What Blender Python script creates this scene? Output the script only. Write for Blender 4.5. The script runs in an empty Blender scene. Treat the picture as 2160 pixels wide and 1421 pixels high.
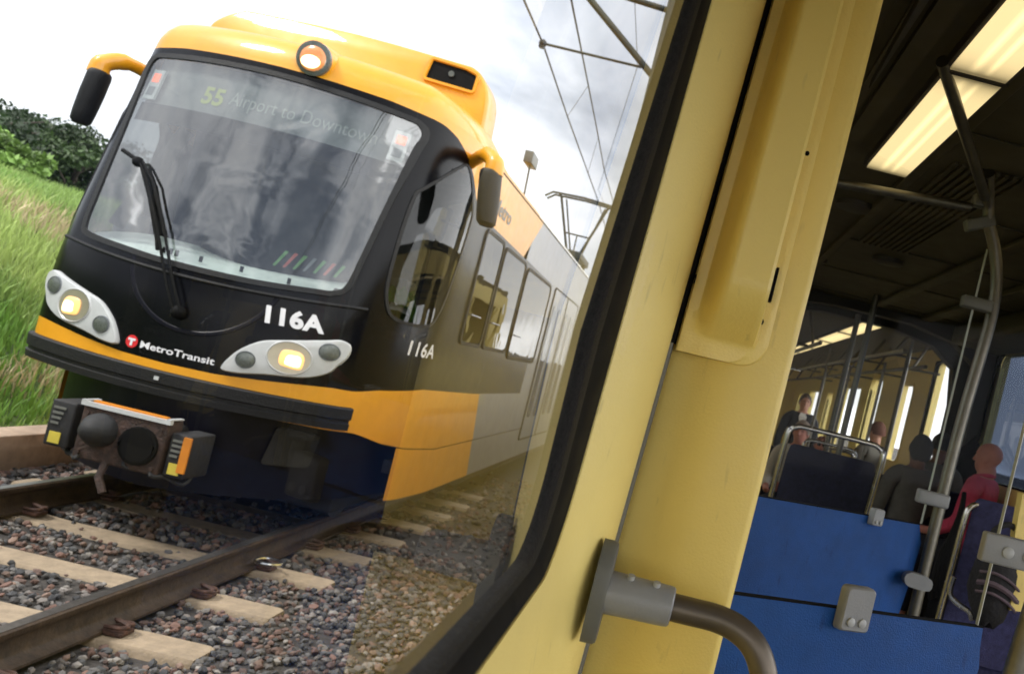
import bpy, bmesh, math, random
from mathutils import Vector, Matrix, noise
R = math.radians
random.seed(7)
C = bpy.context.scene.collection
scene = bpy.context.scene

# ------------------------------------------------------------------ camera
ROLL, PITCH, YAW, FPX, CH = R(13.9), R(1.15), R(-1.95), 1900.0, 1.583
XC = -3.155                       # centre line of the other track
fw = Vector((-math.sin(YAW)*math.cos(PITCH), math.cos(YAW)*math.cos(PITCH), math.sin(PITCH)))
r0 = Vector((math.cos(YAW), math.sin(YAW), 0)); u0 = r0.cross(fw)
rr = r0*math.cos(ROLL)+u0*math.sin(ROLL); uu = -r0*math.sin(ROLL)+u0*math.cos(ROLL)
cam_d = bpy.data.cameras.new('camera'); cam = bpy.data.objects.new('camera', cam_d); C.objects.link(cam)
m = Matrix((rr, uu, -fw)).transposed().to_4x4(); m.translation = Vector((0, 0, CH)); cam.matrix_world = m
cam_d.sensor_width = 36; cam_d.lens = FPX/2160*36
cam_d.shift_x = -421/2160; cam_d.shift_y = 92/2160
cam_d.clip_start = 0.01; cam_d.clip_end = 3000
scene.camera = cam
cam_d.dof.use_dof = True; cam_d.dof.focus_distance = 1.7; cam_d.dof.aperture_fstop = 8
CAMP = Vector((0, 0, CH))
def ray(px, py): return fw + rr*((px-1501)/FPX) - uu*((py-802.5)/FPX)
def aty(px, py, Y):
    d = ray(px, py); return CAMP + d*(Y/d.y)
def atx(px, py, X):
    d = ray(px, py); return CAMP + d*(X/d.x)
def atz(px, py, Z):
    d = ray(px, py); return CAMP + d*((Z-CH)/d.z)

# ------------------------------------------------------------------ materials
def srgb(r, g, b):
    f = lambda c: (c/255/12.92) if c/255 <= .04045 else ((c/255+.055)/1.055)**2.4
    return (f(r), f(g), f(b))
def mat(name, col, rough=.5, metal=0, var=.12, scale=6, bump=0, bscale=60, spec=.5, coat=0, emit=None, estr=0, col2=None, rvar=.1, sheen=0, scuff=0):
    mt = bpy.data.materials.new(name); mt.use_nodes = True
    nt = mt.node_tree; b = nt.nodes['Principled BSDF']
    tc = nt.nodes.new('ShaderNodeTexCoord')
    nz = nt.nodes.new('ShaderNodeTexNoise'); nz.inputs['Scale'].default_value = scale; nz.inputs['Detail'].default_value = 6
    nz.inputs['Roughness'].default_value = .65
    nt.links.new(tc.outputs['Object'], nz.inputs['Vector'])
    rp = nt.nodes.new('ShaderNodeValToRGB')
    c2 = col2 or tuple(min(1, c*(1+var)) for c in col)
    c1 = tuple(c*(1-var) for c in col)
    rp.color_ramp.elements[0].color = (*c1, 1); rp.color_ramp.elements[1].color = (*c2, 1)
    rp.color_ramp.elements[0].position = .3; rp.color_ramp.elements[1].position = .7
    nt.links.new(nz.outputs['Fac'], rp.inputs['Fac'])
    if scuff:       # small specks, rub marks and grime
        mpp = nt.nodes.new('ShaderNodeMapping'); mpp.inputs['Rotation'].default_value = (.5, .3, .9); mpp.inputs['Scale'].default_value = (1, 1, .22)
        ns = nt.nodes.new('ShaderNodeTexNoise'); ns.inputs['Scale'].default_value = 55; ns.inputs['Detail'].default_value = 3
        nt.links.new(tc.outputs['Object'], mpp.inputs['Vector']); nt.links.new(mpp.outputs[0], ns.inputs['Vector'])
        r2 = nt.nodes.new('ShaderNodeValToRGB'); r2.color_ramp.elements[0].position = .66; r2.color_ramp.elements[1].position = .74
        r2.color_ramp.elements[0].color = (1, 1, 1, 1); r2.color_ramp.elements[1].color = (1-scuff, 1-scuff, 1-scuff*.8, 1)
        nt.links.new(ns.outputs['Fac'], r2.inputs['Fac'])
        ml = nt.nodes.new('ShaderNodeMix'); ml.data_type = 'RGBA'; ml.blend_type = 'MULTIPLY'; ml.inputs['Factor'].default_value = 1
        nt.links.new(rp.outputs['Color'], ml.inputs['A']); nt.links.new(r2.outputs['Color'], ml.inputs['B']); nt.links.new(ml.outputs['Result'], b.inputs['Base Color'])
    else: nt.links.new(rp.outputs['Color'], b.inputs['Base Color'])
    b.inputs['Metallic'].default_value = metal
    b.inputs['Specular IOR Level'].default_value = spec
    b.inputs['Coat Weight'].default_value = coat
    b.inputs['Sheen Weight'].default_value = sheen
    mr = nt.nodes.new('ShaderNodeMapRange')
    mr.inputs['To Min'].default_value = max(.02, rough-rvar*rough*2); mr.inputs['To Max'].default_value = min(1, rough+rvar)
    n2 = nt.nodes.new('ShaderNodeTexNoise'); n2.inputs['Scale'].default_value = scale*3.3; n2.inputs['Detail'].default_value = 4
    nt.links.new(tc.outputs['Object'], n2.inputs['Vector'])
    nt.links.new(n2.outputs['Fac'], mr.inputs['Value']); nt.links.new(mr.outputs['Result'], b.inputs['Roughness'])
    if bump:
        n3 = nt.nodes.new('ShaderNodeTexNoise'); n3.inputs['Scale'].default_value = bscale; n3.inputs['Detail'].default_value = 5
        nt.links.new(tc.outputs['Object'], n3.inputs['Vector'])
        bp = nt.nodes.new('ShaderNodeBump'); bp.inputs['Strength'].default_value = bump; bp.inputs['Distance'].default_value = .01
        nt.links.new(n3.outputs['Fac'], bp.inputs['Height']); nt.links.new(bp.outputs['Normal'], b.inputs['Normal'])
    if emit:
        b.inputs['Emission Color'].default_value = (*emit, 1); b.inputs['Emission Strength'].default_value = estr
    return mt
def attr_mat(name, rough=.8, mul=1, bump=0, bscale=40, trans=0):
    mt = bpy.data.materials.new(name); mt.use_nodes = True
    nt = mt.node_tree; b = nt.nodes['Principled BSDF']
    a = nt.nodes.new('ShaderNodeAttribute'); a.attribute_name = 'Col'
    nt.links.new(a.outputs['Color'], b.inputs['Base Color'])
    b.inputs['Roughness'].default_value = rough
    if bump:
        tc = nt.nodes.new('ShaderNodeTexCoord')
        n3 = nt.nodes.new('ShaderNodeTexNoise'); n3.inputs['Scale'].default_value = bscale; n3.inputs['Detail'].default_value = 5
        nt.links.new(tc.outputs['Object'], n3.inputs['Vector'])
        bp = nt.nodes.new('ShaderNodeBump'); bp.inputs['Strength'].default_value = bump; bp.inputs['Distance'].default_value = .004
        nt.links.new(n3.outputs['Fac'], bp.inputs['Height']); nt.links.new(bp.outputs['Normal'], b.inputs['Normal'])
    if trans:
        out = nt.nodes['Material Output']
        t = nt.nodes.new('ShaderNodeBsdfTranslucent'); mx = nt.nodes.new('ShaderNodeMixShader'); mx.inputs[0].default_value = trans
        nt.links.new(a.outputs['Color'], t.inputs['Color'])
        nt.links.new(b.outputs[0], mx.inputs[1]); nt.links.new(t.outputs[0], mx.inputs[2]); nt.links.new(mx.outputs[0], out.inputs['Surface'])
    return mt
def glass(name, tint=(1, 1, 1), ior=1.5, rough=0.0, dirt=0, dirtcol=(.5, .5, .5), wob=0, boost=1.0, dscale=5, power=5):
    mt = bpy.data.materials.new(name); mt.use_nodes = True
    nt = mt.node_tree; nt.nodes.clear()
    out = nt.nodes.new('ShaderNodeOutputMaterial')
    t = nt.nodes.new('ShaderNodeBsdfTransparent'); t.inputs['Color'].default_value = (*tint, 1)
    g = nt.nodes.new('ShaderNodeBsdfGlossy'); g.inputs['Roughness'].default_value = rough
    geo = nt.nodes.new('ShaderNodeNewGeometry')
    if wob:
        tc = nt.nodes.new('ShaderNodeTexCoord')
        n3 = nt.nodes.new('ShaderNodeTexNoise'); n3.inputs['Scale'].default_value = 1.5; n3.inputs['Detail'].default_value = 1.2; n3.inputs['Distortion'].default_value = 1.5
        mp = nt.nodes.new('ShaderNodeMapping'); mp.inputs['Scale'].default_value = (1, 1, 1.6)
        nt.links.new(tc.outputs['Object'], mp.inputs['Vector']); nt.links.new(mp.outputs[0], n3.inputs['Vector'])
        bp = nt.nodes.new('ShaderNodeBump'); bp.inputs['Strength'].default_value = wob; bp.inputs['Distance'].default_value = .05
        nt.links.new(n3.outputs['Fac'], bp.inputs['Height'])
        nt.links.new(bp.outputs[0], g.inputs['Normal']); 
    # reflectance of the thin pane, the same from both sides (Schlick)
    vd = nt.nodes.new('ShaderNodeVectorMath'); vd.operation = 'DOT_PRODUCT'
    nt.links.new(geo.outputs['Normal'], vd.inputs[0]); nt.links.new(geo.outputs['Incoming'], vd.inputs[1])
    def mm(op, a, b=None, cl=False):
        n = nt.nodes.new('ShaderNodeMath'); n.operation = op; n.use_clamp = cl
        for i, v in enumerate((a, b)):
            if v is None: continue
            if isinstance(v, (int, float)): n.inputs[i].default_value = v
            else: nt.links.new(v, n.inputs[i])
        return n
    R0 = ((ior-1)/(ior+1))**2
    pw = mm('POWER', mm('SUBTRACT', 1, mm('ABSOLUTE', vd.outputs['Value']).outputs[0], True).outputs[0], power)
    mu = mm('MULTIPLY', mm('ADD', mm('MULTIPLY', pw.outputs[0], 1-R0).outputs[0], R0).outputs[0], boost, True)
    mx = nt.nodes.new('ShaderNodeMixShader')
    nt.links.new(mu.outputs[0], mx.inputs[0]); nt.links.new(t.outputs[0], mx.inputs[1]); nt.links.new(g.outputs[0], mx.inputs[2])
    last = mx
    if dirt:
        tc2 = nt.nodes.new('ShaderNodeTexCoord'); n4 = nt.nodes.new('ShaderNodeTexNoise'); n4.inputs['Scale'].default_value = dscale; n4.inputs['Detail'].default_value = 6
        nt.links.new(tc2.outputs['Object'], n4.inputs['Vector'])
        mr = nt.nodes.new('ShaderNodeMapRange'); mr.inputs['From Min'].default_value = .35; mr.inputs['From Max'].default_value = .75
        mr.inputs['To Min'].default_value = dirt*.2; mr.inputs['To Max'].default_value = dirt
        nt.links.new(n4.outputs['Fac'], mr.inputs['Value'])
        d = nt.nodes.new('ShaderNodeBsdfDiffuse'); d.inputs['Color'].default_value = (*dirtcol, 1)
        m2 = nt.nodes.new('ShaderNodeMixShader')
        nt.links.new(mr.outputs[0], m2.inputs[0]); nt.links.new(mx.outputs[0], m2.inputs[1]); nt.links.new(d.outputs[0], m2.inputs[2]); last = m2
    nt.links.new(last.outputs[0], out.inputs['Surface'])
    return mt
YEL = (.62, .27, .008)
M = dict(
 yellow=mat('tram_yellow_paint', YEL, .42, var=.09, scale=4, coat=.4, spec=.35, bump=.03, bscale=3),
 orange=mat('orange_paint', (.5, .17, .012), .4, var=.15),
 black=mat('black_gloss_paint', (.0015, .0015, .0025), .2, var=.4, scale=3, coat=0, spec=.14, bump=.04, bscale=2.5),
 navy=mat('dark_navy_paint', (.003, .003, .007), .35, var=.5, scale=4, spec=.15),
 rubber=mat('black_rubber', (.006, .006, .0065), .6, spec=.3, var=.4, scale=30, bump=.4, bscale=90),
 dusty=mat('dusty_rubber', (.006, .006, .006), .7, var=.5, scale=160, bump=.4, bscale=300, col2=(.017, .016, .015), spec=.15),
 dark=mat('matt_black', (.0018, .0018, .0018), .8, var=.3, spec=.15),
 under=mat('underframe_black', (.006, .006, .007), .75, var=.5, scale=9, bump=.4, bscale=30),
 silver=mat('silver_grey_paint', (.19, .19, .20), .35, var=.06, scale=2, coat=.3),
 roofwhite=mat('cream_roof_paint', (.62, .60, .52), .45, var=.1, scale=3),
 white=mat('white_plastic', (.42, .43, .43), .35, var=.08, scale=12, coat=.3),
 lettering=mat('white_lettering', (.62, .62, .64), .5, var=.05),
 red=mat('red_enamel', (.55, .015, .02), .4, var=.1),
 chrome=mat('polished_steel', (.62, .60, .57), .22, 1, var=.08, scale=20),
 steel=mat('brushed_steel', (.15, .14, .115), .4, .9, var=.15, scale=25),
 grille=mat('lamp_reflector', (.40, .36, .28), .3, .6, var=.1, scale=8),
 lens=mat('dull_lamp_lens', (.10, .11, .10), .25, .3, var=.3, scale=60),
 glow=mat('headlamp_glow', (.3, .2, .1), .3, emit=(1.0, .72, .36), estr=2.0, var=.02),
 halo=mat('headlamp_halo', (.3, .18, .08), .3, emit=(1.0, .50, .16), estr=.75, var=.2, scale=60),
 warm=mat('roof_lamp_glow', (.25, .10, .04), .25, emit=(1.0, .36, .10), estr=.30, var=.3, scale=30),
 redlamp=mat('red_indicator', (.8, .1, .05), .4, emit=(1.0, .16, .06), estr=.8),
 led=mat('amber_led_letters', (.26, .30, .07), .5, emit=(.5, .55, .12), estr=.05),
 led2=mat('pale_led_letters', (.26, .28, .26), .5, emit=(.5, .6, .5), estr=.015),
 dash=mat('pale_dashboard', (.74, .80, .76), .7, var=.1, scale=8),
 cabgrey=mat('cab_lining', (.10, .11, .12), .7, var=.3, scale=3),
 streak_g=mat('dull_green_reflection', (.09, .22, .07), .8),
 streak_r=mat('dull_red_reflection', (.32, .06, .05), .8),
 green=mat('green_cloth', (.05, .38, .03), .8, var=.3, scale=20),
 paper=mat('grey_paper', (.45, .47, .48), .7, var=.1),
 rust=mat('rusty_brown_iron', (.035, .015, .010), .8, var=.5, scale=30, bump=.6, bscale=60, col2=(.085, .035, .02)),
 castiron=mat('grimy_cast_iron', (.016, .009, .007), .8, var=.6, scale=30, bump=.8, bscale=60, col2=(.05, .024, .016)),
 railside=mat('weathered_rail', (.028, .018, .011), .6, var=.4, scale=15, bump=.3, bscale=60, col2=(.06, .038, .022), spec=.3),
 railtop=mat('worn_rail_head', (.16, .15, .14), .32, .8, var=.3, scale=30),
 concrete=mat('sleeper_concrete', (.26, .20, .135), .9, var=.22, scale=14, bump=.5, bscale=70),
 kerb=mat('kerb_concrete', (.30, .225, .165), .9, var=.3, scale=7, bump=.5, bscale=40),
 dirt=mat('ballast_dirt', (.035, .030, .026), .95, var=.5, scale=25, bump=1, bscale=25),
 earth=mat('grass_ground', (.05, .085, .018), .95, var=.5, scale=5, bump=.8, bscale=15),
 bark=mat('bark', (.05, .038, .028), .9, var=.4, scale=10, bump=.8, bscale=20),
 galv=mat('galvanised_steel', (.035, .038, .030), .6, 0, var=.2, scale=20),
 wire=mat('copper_wire', (.012, .012, .012), .6, 0),
 insul=mat('insulator', (.02, .02, .025), .4),
 cream=mat('interior_yellow_plastic', (.87, .70, .235), .42, var=.035, scale=3.5, bump=.12, bscale=260, coat=.08, rvar=.06, scuff=.16),
 cream2=mat('interior_yellow_cover', (.80, .61, .165), .40, var=.035, scale=3.5, bump=.12, bscale=260, coat=.1, rvar=.06, scuff=.14),
 seam=mat('grey_seam', (.17, .175, .17), .75),
 greyplast=mat('grey_plastic', (.22, .225, .23), .38, scuff=.25, var=.06, scale=15, bump=.08, bscale=200),
 greydk=mat('grey_bracket', (.11, .112, .10), .45, var=.1, scale=15),
 cap=mat('pale_screw_cap', (.34, .35, .35), .4),
 handrail=mat('bronze_grey_tube', (.12, .10, .078), .42, .75, var=.08, scale=18, rvar=.05),
 blue=mat('blue_laminate', (.004, .052, .21), .55, var=.16, scale=9, bump=.2, bscale=300, scuff=.3, spec=.25),
 navyseat=mat('navy_seat_fabric', (.009, .010, .026), .95, var=.5, scale=40, bump=.5, bscale=200, sheen=0),
 purpseat=mat('purple_seat_fabric', (.04, .04, .11), .95, var=.4, scale=30, bump=.5, bscale=200, sheen=0),
 ceiling=mat('ceiling_lining', (.05, .042, .018), .6, var=.15, scale=3),
 ceildark=mat('dark_header', (.012, .010, .007), .6, var=.2, scale=4),
 floor=mat('tram_floor', (.04, .04, .045), .7, var=.4, scale=60),
 bezel=mat('lamp_bezel', (.03, .025, .02), .5),
 skin=mat('skin', (.50, .25, .17), .55, var=.12, scale=12),
 skin2=mat('ruddy_skin', (.52, .20, .14), .5, var=.15, scale=12),
 skindk=mat('brown_skin', (.16, .075, .05), .55, var=.15, scale=12),
 hairdk=mat('dark_hair', (.010, .008, .007), .8, var=.4, scale=60, bump=.8, bscale=120),
 hairgrey=mat('grey_hair', (.28, .22, .18), .85, var=.3, scale=60, bump=.8, bscale=120),
 hairshort=mat('cropped_hair', (.10, .075, .06), .9, var=.3, scale=60),
 hairbr=mat('brown_hair', (.12, .04, .02), .8, var=.3, scale=60, bump=.6, bscale=120),
 pink=mat('pink_fabric', (.55, .05, .10), .9, var=.2, scale=20, bump=.5, bscale=30),
 suit=mat('black_suit', (.010, .010, .013), .9, var=.3, scale=20),
 shirt=mat('white_fabric', (.62, .60, .56), .9, var=.08, scale=15, bump=.4, bscale=30),
 olive=mat('olive_grey_fabric', (.10, .088, .07), .9, var=.15, scale=20, bump=.4, bscale=30),
 bag=mat('black_bag_fabric', (.012, .011, .012), .8, var=.4, scale=30, bump=.5, bscale=60),
 bagstripe=mat('bag_stripe', (.12, .085, .10), .9, var=.2, scale=30),
 eye=mat('eye', (.02, .02, .02), .2),
)
def diffuser_mat():
    mt = bpy.data.materials.new('ceiling_lamp_diffuser'); mt.use_nodes = True; nt = mt.node_tree; b = nt.nodes['Principled BSDF']
    tc = nt.nodes.new('ShaderNodeTexCoord'); sp = nt.nodes.new('ShaderNodeSeparateXYZ'); nt.links.new(tc.outputs['Generated'], sp.inputs[0])
    # tubes behind the ribbed diffuser run to near both ends of the lamp: brighter middle, dimmer ends; two tube lines
    def mth(op, a, bb=None, cl=False):
        n = nt.nodes.new('ShaderNodeMath'); n.operation = op; n.use_clamp = cl
        for i, v in enumerate((a, bb)):
            if v is None: continue
            if isinstance(v, (int, float)): n.inputs[i].default_value = v
            else: nt.links.new(v, n.inputs[i])
        return n.outputs[0]
    y = mth('ABSOLUTE', mth('SUBTRACT', sp.outputs['Y'], .5)); end = mth('SUBTRACT', 1, mth('POWER', mth('MULTIPLY', y, 2.05, True), 9), True)
    x = sp.outputs['X']
    l1 = mth('SUBTRACT', 1, mth('MULTIPLY', mth('ABSOLUTE', mth('SUBTRACT', x, .36)), 9), True)
    l2 = mth('SUBTRACT', 1, mth('MULTIPLY', mth('ABSOLUTE', mth('SUBTRACT', x, .62)), 12), True)
    e = mth('ADD', mth('MULTIPLY', end, mth('ADD', .75, mth('MULTIPLY', mth('ADD', l1, l2), .5))), .13)
    b.inputs['Base Color'].default_value = (.5, .45, .3, 1); b.inputs['Roughness'].default_value = .4
    b.inputs['Emission Color'].default_value = (1, .77, .38, 1)
    nt.links.new(mth('MULTIPLY', e, .58), b.inputs['Emission Strength'])
    return mt
M['diffuser'] = diffuser_mat()
M['windscreen'] = glass('windscreen_glass', (.68, .72, .71), ior=2.35, wob=.07, dirt=.05, dirtcol=(.5, .52, .53), boost=1.25)
M['sideglass'] = glass('tinted_side_glass', (.10, .10, .11), ior=1.6, wob=.05)
M['cabglass'] = glass('cab_side_glass', (.26, .27, .27), ior=1.45, wob=.03)
M['pane'] = glass('window_pane_glass', (.97, .98, .98), ior=1.25, boost=1.2, power=7.5, dirt=.0015, dirtcol=(.6, .6, .55), dscale=9)
M['clear'] = glass('clear_screen_glass', (.95, .96, .95), ior=1.3, boost=.12, dirt=.0, dirtcol=(.4, .4, .38))
M['farpane'] = glass('far_pane', (.97, .97, 1), ior=1.3)
M['smoke'] = glass('smoked_pane', (.055, .07, .105), ior=1.5, dirt=.05, dirtcol=(.1, .12, .18))
M['edge'] = mat('glass_edge', (.35, .36, .32), .3, var=.05)
M['stone'] = attr_mat('ballast_stone', .85, bump=.6, bscale=90)
M['blade'] = attr_mat('grass_blade', .6, trans=.25)
M['leaf'] = attr_mat('tree_leaf', .6, trans=.2)

# ------------------------------------------------------------------ object helpers
ORI = {}
def link(name, me, parent=None):
    o = bpy.data.objects.new(name, me); C.objects.link(o)
    if parent is not None: o.parent = parent; ORI[o.name] = ORI.get(parent.name, Vector((0, 0, 0)))
    return o
def tag(o, label=None, cat=None, group=None, kind=None):
    if label: o['label'] = label
    if cat: o['category'] = cat
    if group: o['group'] = group
    if kind: o['kind'] = kind
    return o
def thing(name, label, cat, loc=(0, 0, 0), group=None, rz=0):
    o = bpy.data.objects.new(name, None); C.objects.link(o); o.location = loc; o.rotation_euler = (0, 0, rz)
    o.empty_display_size = .1
    ORI[o.name] = Vector(loc)
    return tag(o, label, cat, group)
class MB:
    def __init__(s): s.v = []; s.f = []; s.mi = []; s.cur = 0
    def add(s, vs, fs):
        n = len(s.v); s.v += [tuple(v) for v in vs]; s.f += [tuple(i+n for i in f) for f in fs]; s.mi += [s.cur]*len(fs); return s
    def box(s, a, b, bev=0):
        x0, y0, z0 = a; x1, y1, z1 = b
        if x0 > x1: x0, x1 = x1, x0
        if y0 > y1: y0, y1 = y1, y0
        if z0 > z1: z0, z1 = z1, z0
        if bev <= 0:
            return s.add([(x0,y0,z0),(x1,y0,z0),(x1,y1,z0),(x0,y1,z0),(x0,y0,z1),(x1,y0,z1),(x1,y1,z1),(x0,y1,z1)],
                         [(0,3,2,1),(4,5,6,7),(0,1,5,4),(1,2,6,5),(2,3,7,6),(3,0,4,7)])
        bm = bmesh.new(); bmesh.ops.create_cube(bm, size=1)
        for v in bm.verts: v.co = Vector(((x0+x1)/2+v.co.x*(x1-x0), (y0+y1)/2+v.co.y*(y1-y0), (z0+z1)/2+v.co.z*(z1-z0)))
        bmesh.ops.bevel(bm, geom=list(bm.edges), offset=bev, segments=3, affect='EDGES', profile=.5)
        bm.verts.index_update(); s.add([v.co[:] for v in bm.verts], [[v.index for v in f.verts] for f in bm.faces]); bm.free(); return s
    def obox(s, c, ax, ay, az, bev=0):
        c = Vector(c); ax, ay, az = Vector(ax), Vector(ay), Vector(az)
        t = MB(); t.box((-1,-1,-1),(1,1,1)) if bev <= 0 else None
        if bev > 0:
            lx, ly, lz = ax.length, ay.length, az.length
            t.box((-lx,-ly,-lz),(lx,ly,lz), bev); ax, ay, az = ax/lx, ay/ly, az/lz
        return s.add([c+ax*v[0]+ay*v[1]+az*v[2] for v in t.v], t.f)
    def tube(s, path, r, n=12, caps=True):
        P = [Vector(p) for p in path]; k = len(P); rs = r if isinstance(r, (list, tuple)) else [r]*k
        vs = []; fs = []; prev = None
        for i, p in enumerate(P):
            d = (P[min(i+1, k-1)]-P[max(i-1, 0)]).normalized()
            if prev is None:
                a = Vector((0, 0, 1)) if abs(d.z) < .9 else Vector((1, 0, 0)); e = d.cross(a).normalized()
            else: e = (prev - d*prev.dot(d)).normalized()
            prev = e; g = d.cross(e)
            for j in range(n):
                t = 2*math.pi*j/n; vs.append(p+(e*math.cos(t)+g*math.sin(t))*rs[i])
        for i in range(k-1):
            for j in range(n): fs.append((i*n+j, i*n+(j+1)%n, (i+1)*n+(j+1)%n, (i+1)*n+j))
        if caps: fs.append(tuple(range(n))[::-1]); fs.append(tuple((k-1)*n+j for j in range(n)))
        return s.add(vs, fs)
    def grid(s, rows, closeu=False, flip=False):
        n = len(rows[0]); vs = [p for r_ in rows for p in r_]; fs = []
        for i in range(len(rows)-1):
            for j in range(n if closeu else n-1):
                a, b, c, d = i*n+j, i*n+(j+1)%n, (i+1)*n+(j+1)%n, (i+1)*n+j
                fs.append((a, d, c, b) if flip else (a, b, c, d))
        return s.add(vs, fs)
    def poly(s, pts): return s.add(pts, [tuple(range(len(pts)))])
    def prism(s, pts, d):
        d = Vector(d); n = len(pts); P = [Vector(p) for p in pts]
        return s.add(P+[p+d for p in P], [tuple(range(n))[::-1], tuple(range(n, 2*n))]+[(i, (i+1)%n, n+(i+1)%n, n+i) for i in range(n)])
    def sphere(s, c, r, seg=16, rings=10, sc=(1, 1, 1)):
        c = Vector(c); rows = []
        for i in range(rings+1):
            a = math.pi*i/rings
            rows.append([c+Vector((sc[0]*r*math.sin(a)*math.cos(2*math.pi*j/seg), sc[1]*r*math.sin(a)*math.sin(2*math.pi*j/seg), sc[2]*r*math.cos(a))) for j in range(seg)])
        return s.grid(rows, True)
    def build(s, name, material, parent=None, smooth=True, ang=38, col=None):
        me = bpy.data.meshes.new(name); o_ = Vector((0, 0, 0))
        if parent is not None: o_ = ORI.get(parent.name, o_)
        me.from_pydata([tuple(Vector(v)-o_) for v in s.v], [], s.f)
        mats = material if isinstance(material, (list, tuple)) else [material]
        for q in mats: me.materials.append(M[q] if isinstance(q, str) else q)
        if len(mats) > 1: me.polygons.foreach_set('material_index', s.mi)
        bm = bmesh.new(); bm.from_mesh(me); bmesh.ops.remove_doubles(bm, verts=bm.verts, dist=1e-5)
        bmesh.ops.recalc_face_normals(bm, faces=bm.faces)
        if smooth:
            for f in bm.faces: f.smooth = True
            for e in bm.edges:
                if len(e.link_faces) == 2 and e.calc_face_angle(0) > R(ang): e.smooth = False
        bm.to_mesh(me); bm.free(); me.update()
        return link(name, me, parent)
def catmull(pts, n=6, closed=True):
    out = []; k = len(pts); rng = range(k) if closed else range(k-1)
    for i in rng:
        g = (lambda j: pts[j % k]) if closed else (lambda j: pts[max(0, min(k-1, j))])
        p0, p1, p2, p3 = g(i-1), g(i), g(i+1), g(i+2)
        for q in range(n):
            t = q/n
            out.append(tuple(.5*((2*b)+(-a+c)*t+(2*a-5*b+4*c-d)*t*t+(-a+3*b-3*c+d)*t**3) for a, b, c, d in zip(p0, p1, p2, p3)))
    if not closed: out.append(tuple(pts[-1]))
    return out
def roundpoly(pts, r, n=5):
    out = []; k = len(pts)
    for i in range(k):
        p = Vector(pts[i]); a = Vector(pts[i-1])-p; b = Vector(pts[(i+1) % k])-p
        ra = min(r, a.length*.45, b.length*.45); A = p+a.normalized()*ra; B = p+b.normalized()*ra
        for j in range(n+1):
            t = j/n; out.append(tuple(A*(1-t)**2+p*2*t*(1-t)+B*t*t))
    return out
def interp(x, tb):
    if x <= tb[0][0]: return tb[0][1]
    for (a, fa), (b, fb) in zip(tb, tb[1:]):
        if x <= b: 
            t = (x-a)/(b-a); return fa+(fb-fa)*t
    return tb[-1][1]
def sstep(x, a, b):
    t = max(0, min(1, (x-a)/(b-a))); return t*t*(3-2*t)

# ------------------------------------------------------------------ world (overcast sky with broken cloud)
w = bpy.data.worlds.new('World'); scene.world = w; w.use_nodes = True
nt = w.node_tree; bg = nt.nodes['Background']
sky = nt.nodes.new('ShaderNodeTexSky'); sky.sky_type = 'NISHITA'; sky.sun_disc = False
SUN_EL, SUN_AZ = R(52), R(-115)   # azimuth from +Y, clockwise
sky.sun_elevation = SUN_EL; sky.sun_rotation = SUN_AZ
tc = nt.nodes.new('ShaderNodeTexCoord')
mp = nt.nodes.new('ShaderNodeMapping'); mp.inputs['Scale'].default_value = (1, 1, 2.2); mp.inputs['Location'].default_value = (.35, .1, .2)
nt.links.new(tc.outputs['Generated'], mp.inputs['Vector'])
nz = nt.nodes.new('ShaderNodeTexNoise'); nz.inputs['Scale'].default_value = 2.6; nz.inputs['Detail'].default_value = 9; nz.inputs['Roughness'].default_value = .55; nz.inputs['Distortion'].default_value = .6
nt.links.new(mp.outputs[0], nz.inputs['Vector'])
# brightness added towards the right to light the carriage, slightly less behind
sp = nt.nodes.new('ShaderNodeSeparateXYZ'); nt.links.new(tc.outputs['Generated'], sp.inputs[0])
def wm(op, a, b=None, cl=False):
    n = nt.nodes.new('ShaderNodeMath'); n.operation = op; n.use_clamp = cl
    for i, v in enumerate((a, b)):
        if v is None: continue
        if isinstance(v, (int, float)): n.inputs[i].default_value = v
        else: nt.links.new(v, n.inputs[i])
    return n.outputs[0]
side = wm('ADD', wm('MULTIPLY', wm('ADD', sp.outputs['X'], 0, True), 1.2), wm('MULTIPLY', sp.outputs['Z'], .12))
behind = wm('MULTIPLY', sp.outputs['Y'], .03)
fac = wm('ADD', wm('ADD', wm('ADD', wm('MULTIPLY', wm('SUBTRACT', nz.outputs['Fac'], .5), wm('ADD', 1.5, wm('MULTIPLY', wm('MULTIPLY', sp.outputs['Y'], -1, True), 3.0))), .44), side), behind, True)
ramp = nt.nodes.new('ShaderNodeValToRGB'); nt.links.new(fac, ramp.inputs['Fac'])
cr = ramp.color_ramp; cr.elements[0].position = .05; cr.elements[0].color = (.13, .145, .18, 1)
cr.elements[1].position = 1.0; cr.elements[1].color = (1.9, 1.9, 1.9, 1)
e = cr.elements.new(.85); e.color = (.85, .85, .85, 1)
e = cr.elements.new(.35); e.color = (.43, .45, .49, 1)
e = cr.elements.new(.58); e.color = (.68, .69, .72, 1)
mx = nt.nodes.new('ShaderNodeMix'); mx.data_type = 'RGBA'; mx.blend_type = 'ADD'; mx.inputs['Factor'].default_value = 1
sc = nt.nodes.new('ShaderNodeVectorMath'); sc.operation = 'SCALE'; sc.inputs['Scale'].default_value = .012
nt.links.new(sky.outputs[0], sc.inputs[0])
nt.links.new(sc.outputs[0], mx.inputs['A']); nt.links.new(ramp.outputs['Color'], mx.inputs['B'])
nt.links.new(mx.outputs['Result'], bg.inputs['Color']); bg.inputs['Strength'].default_value = 1.0
sl = bpy.data.lights.new('sun', 'SUN'); sl.energy = 1.9; sl.angle = R(14); sl.color = (1, .96, .9)
so = bpy.data.objects.new('sun', sl); C.objects.link(so)
sd = Vector((math.sin(SUN_AZ)*math.cos(SUN_EL), math.cos(SUN_AZ)*math.cos(SUN_EL), math.sin(SUN_EL)))
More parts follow.
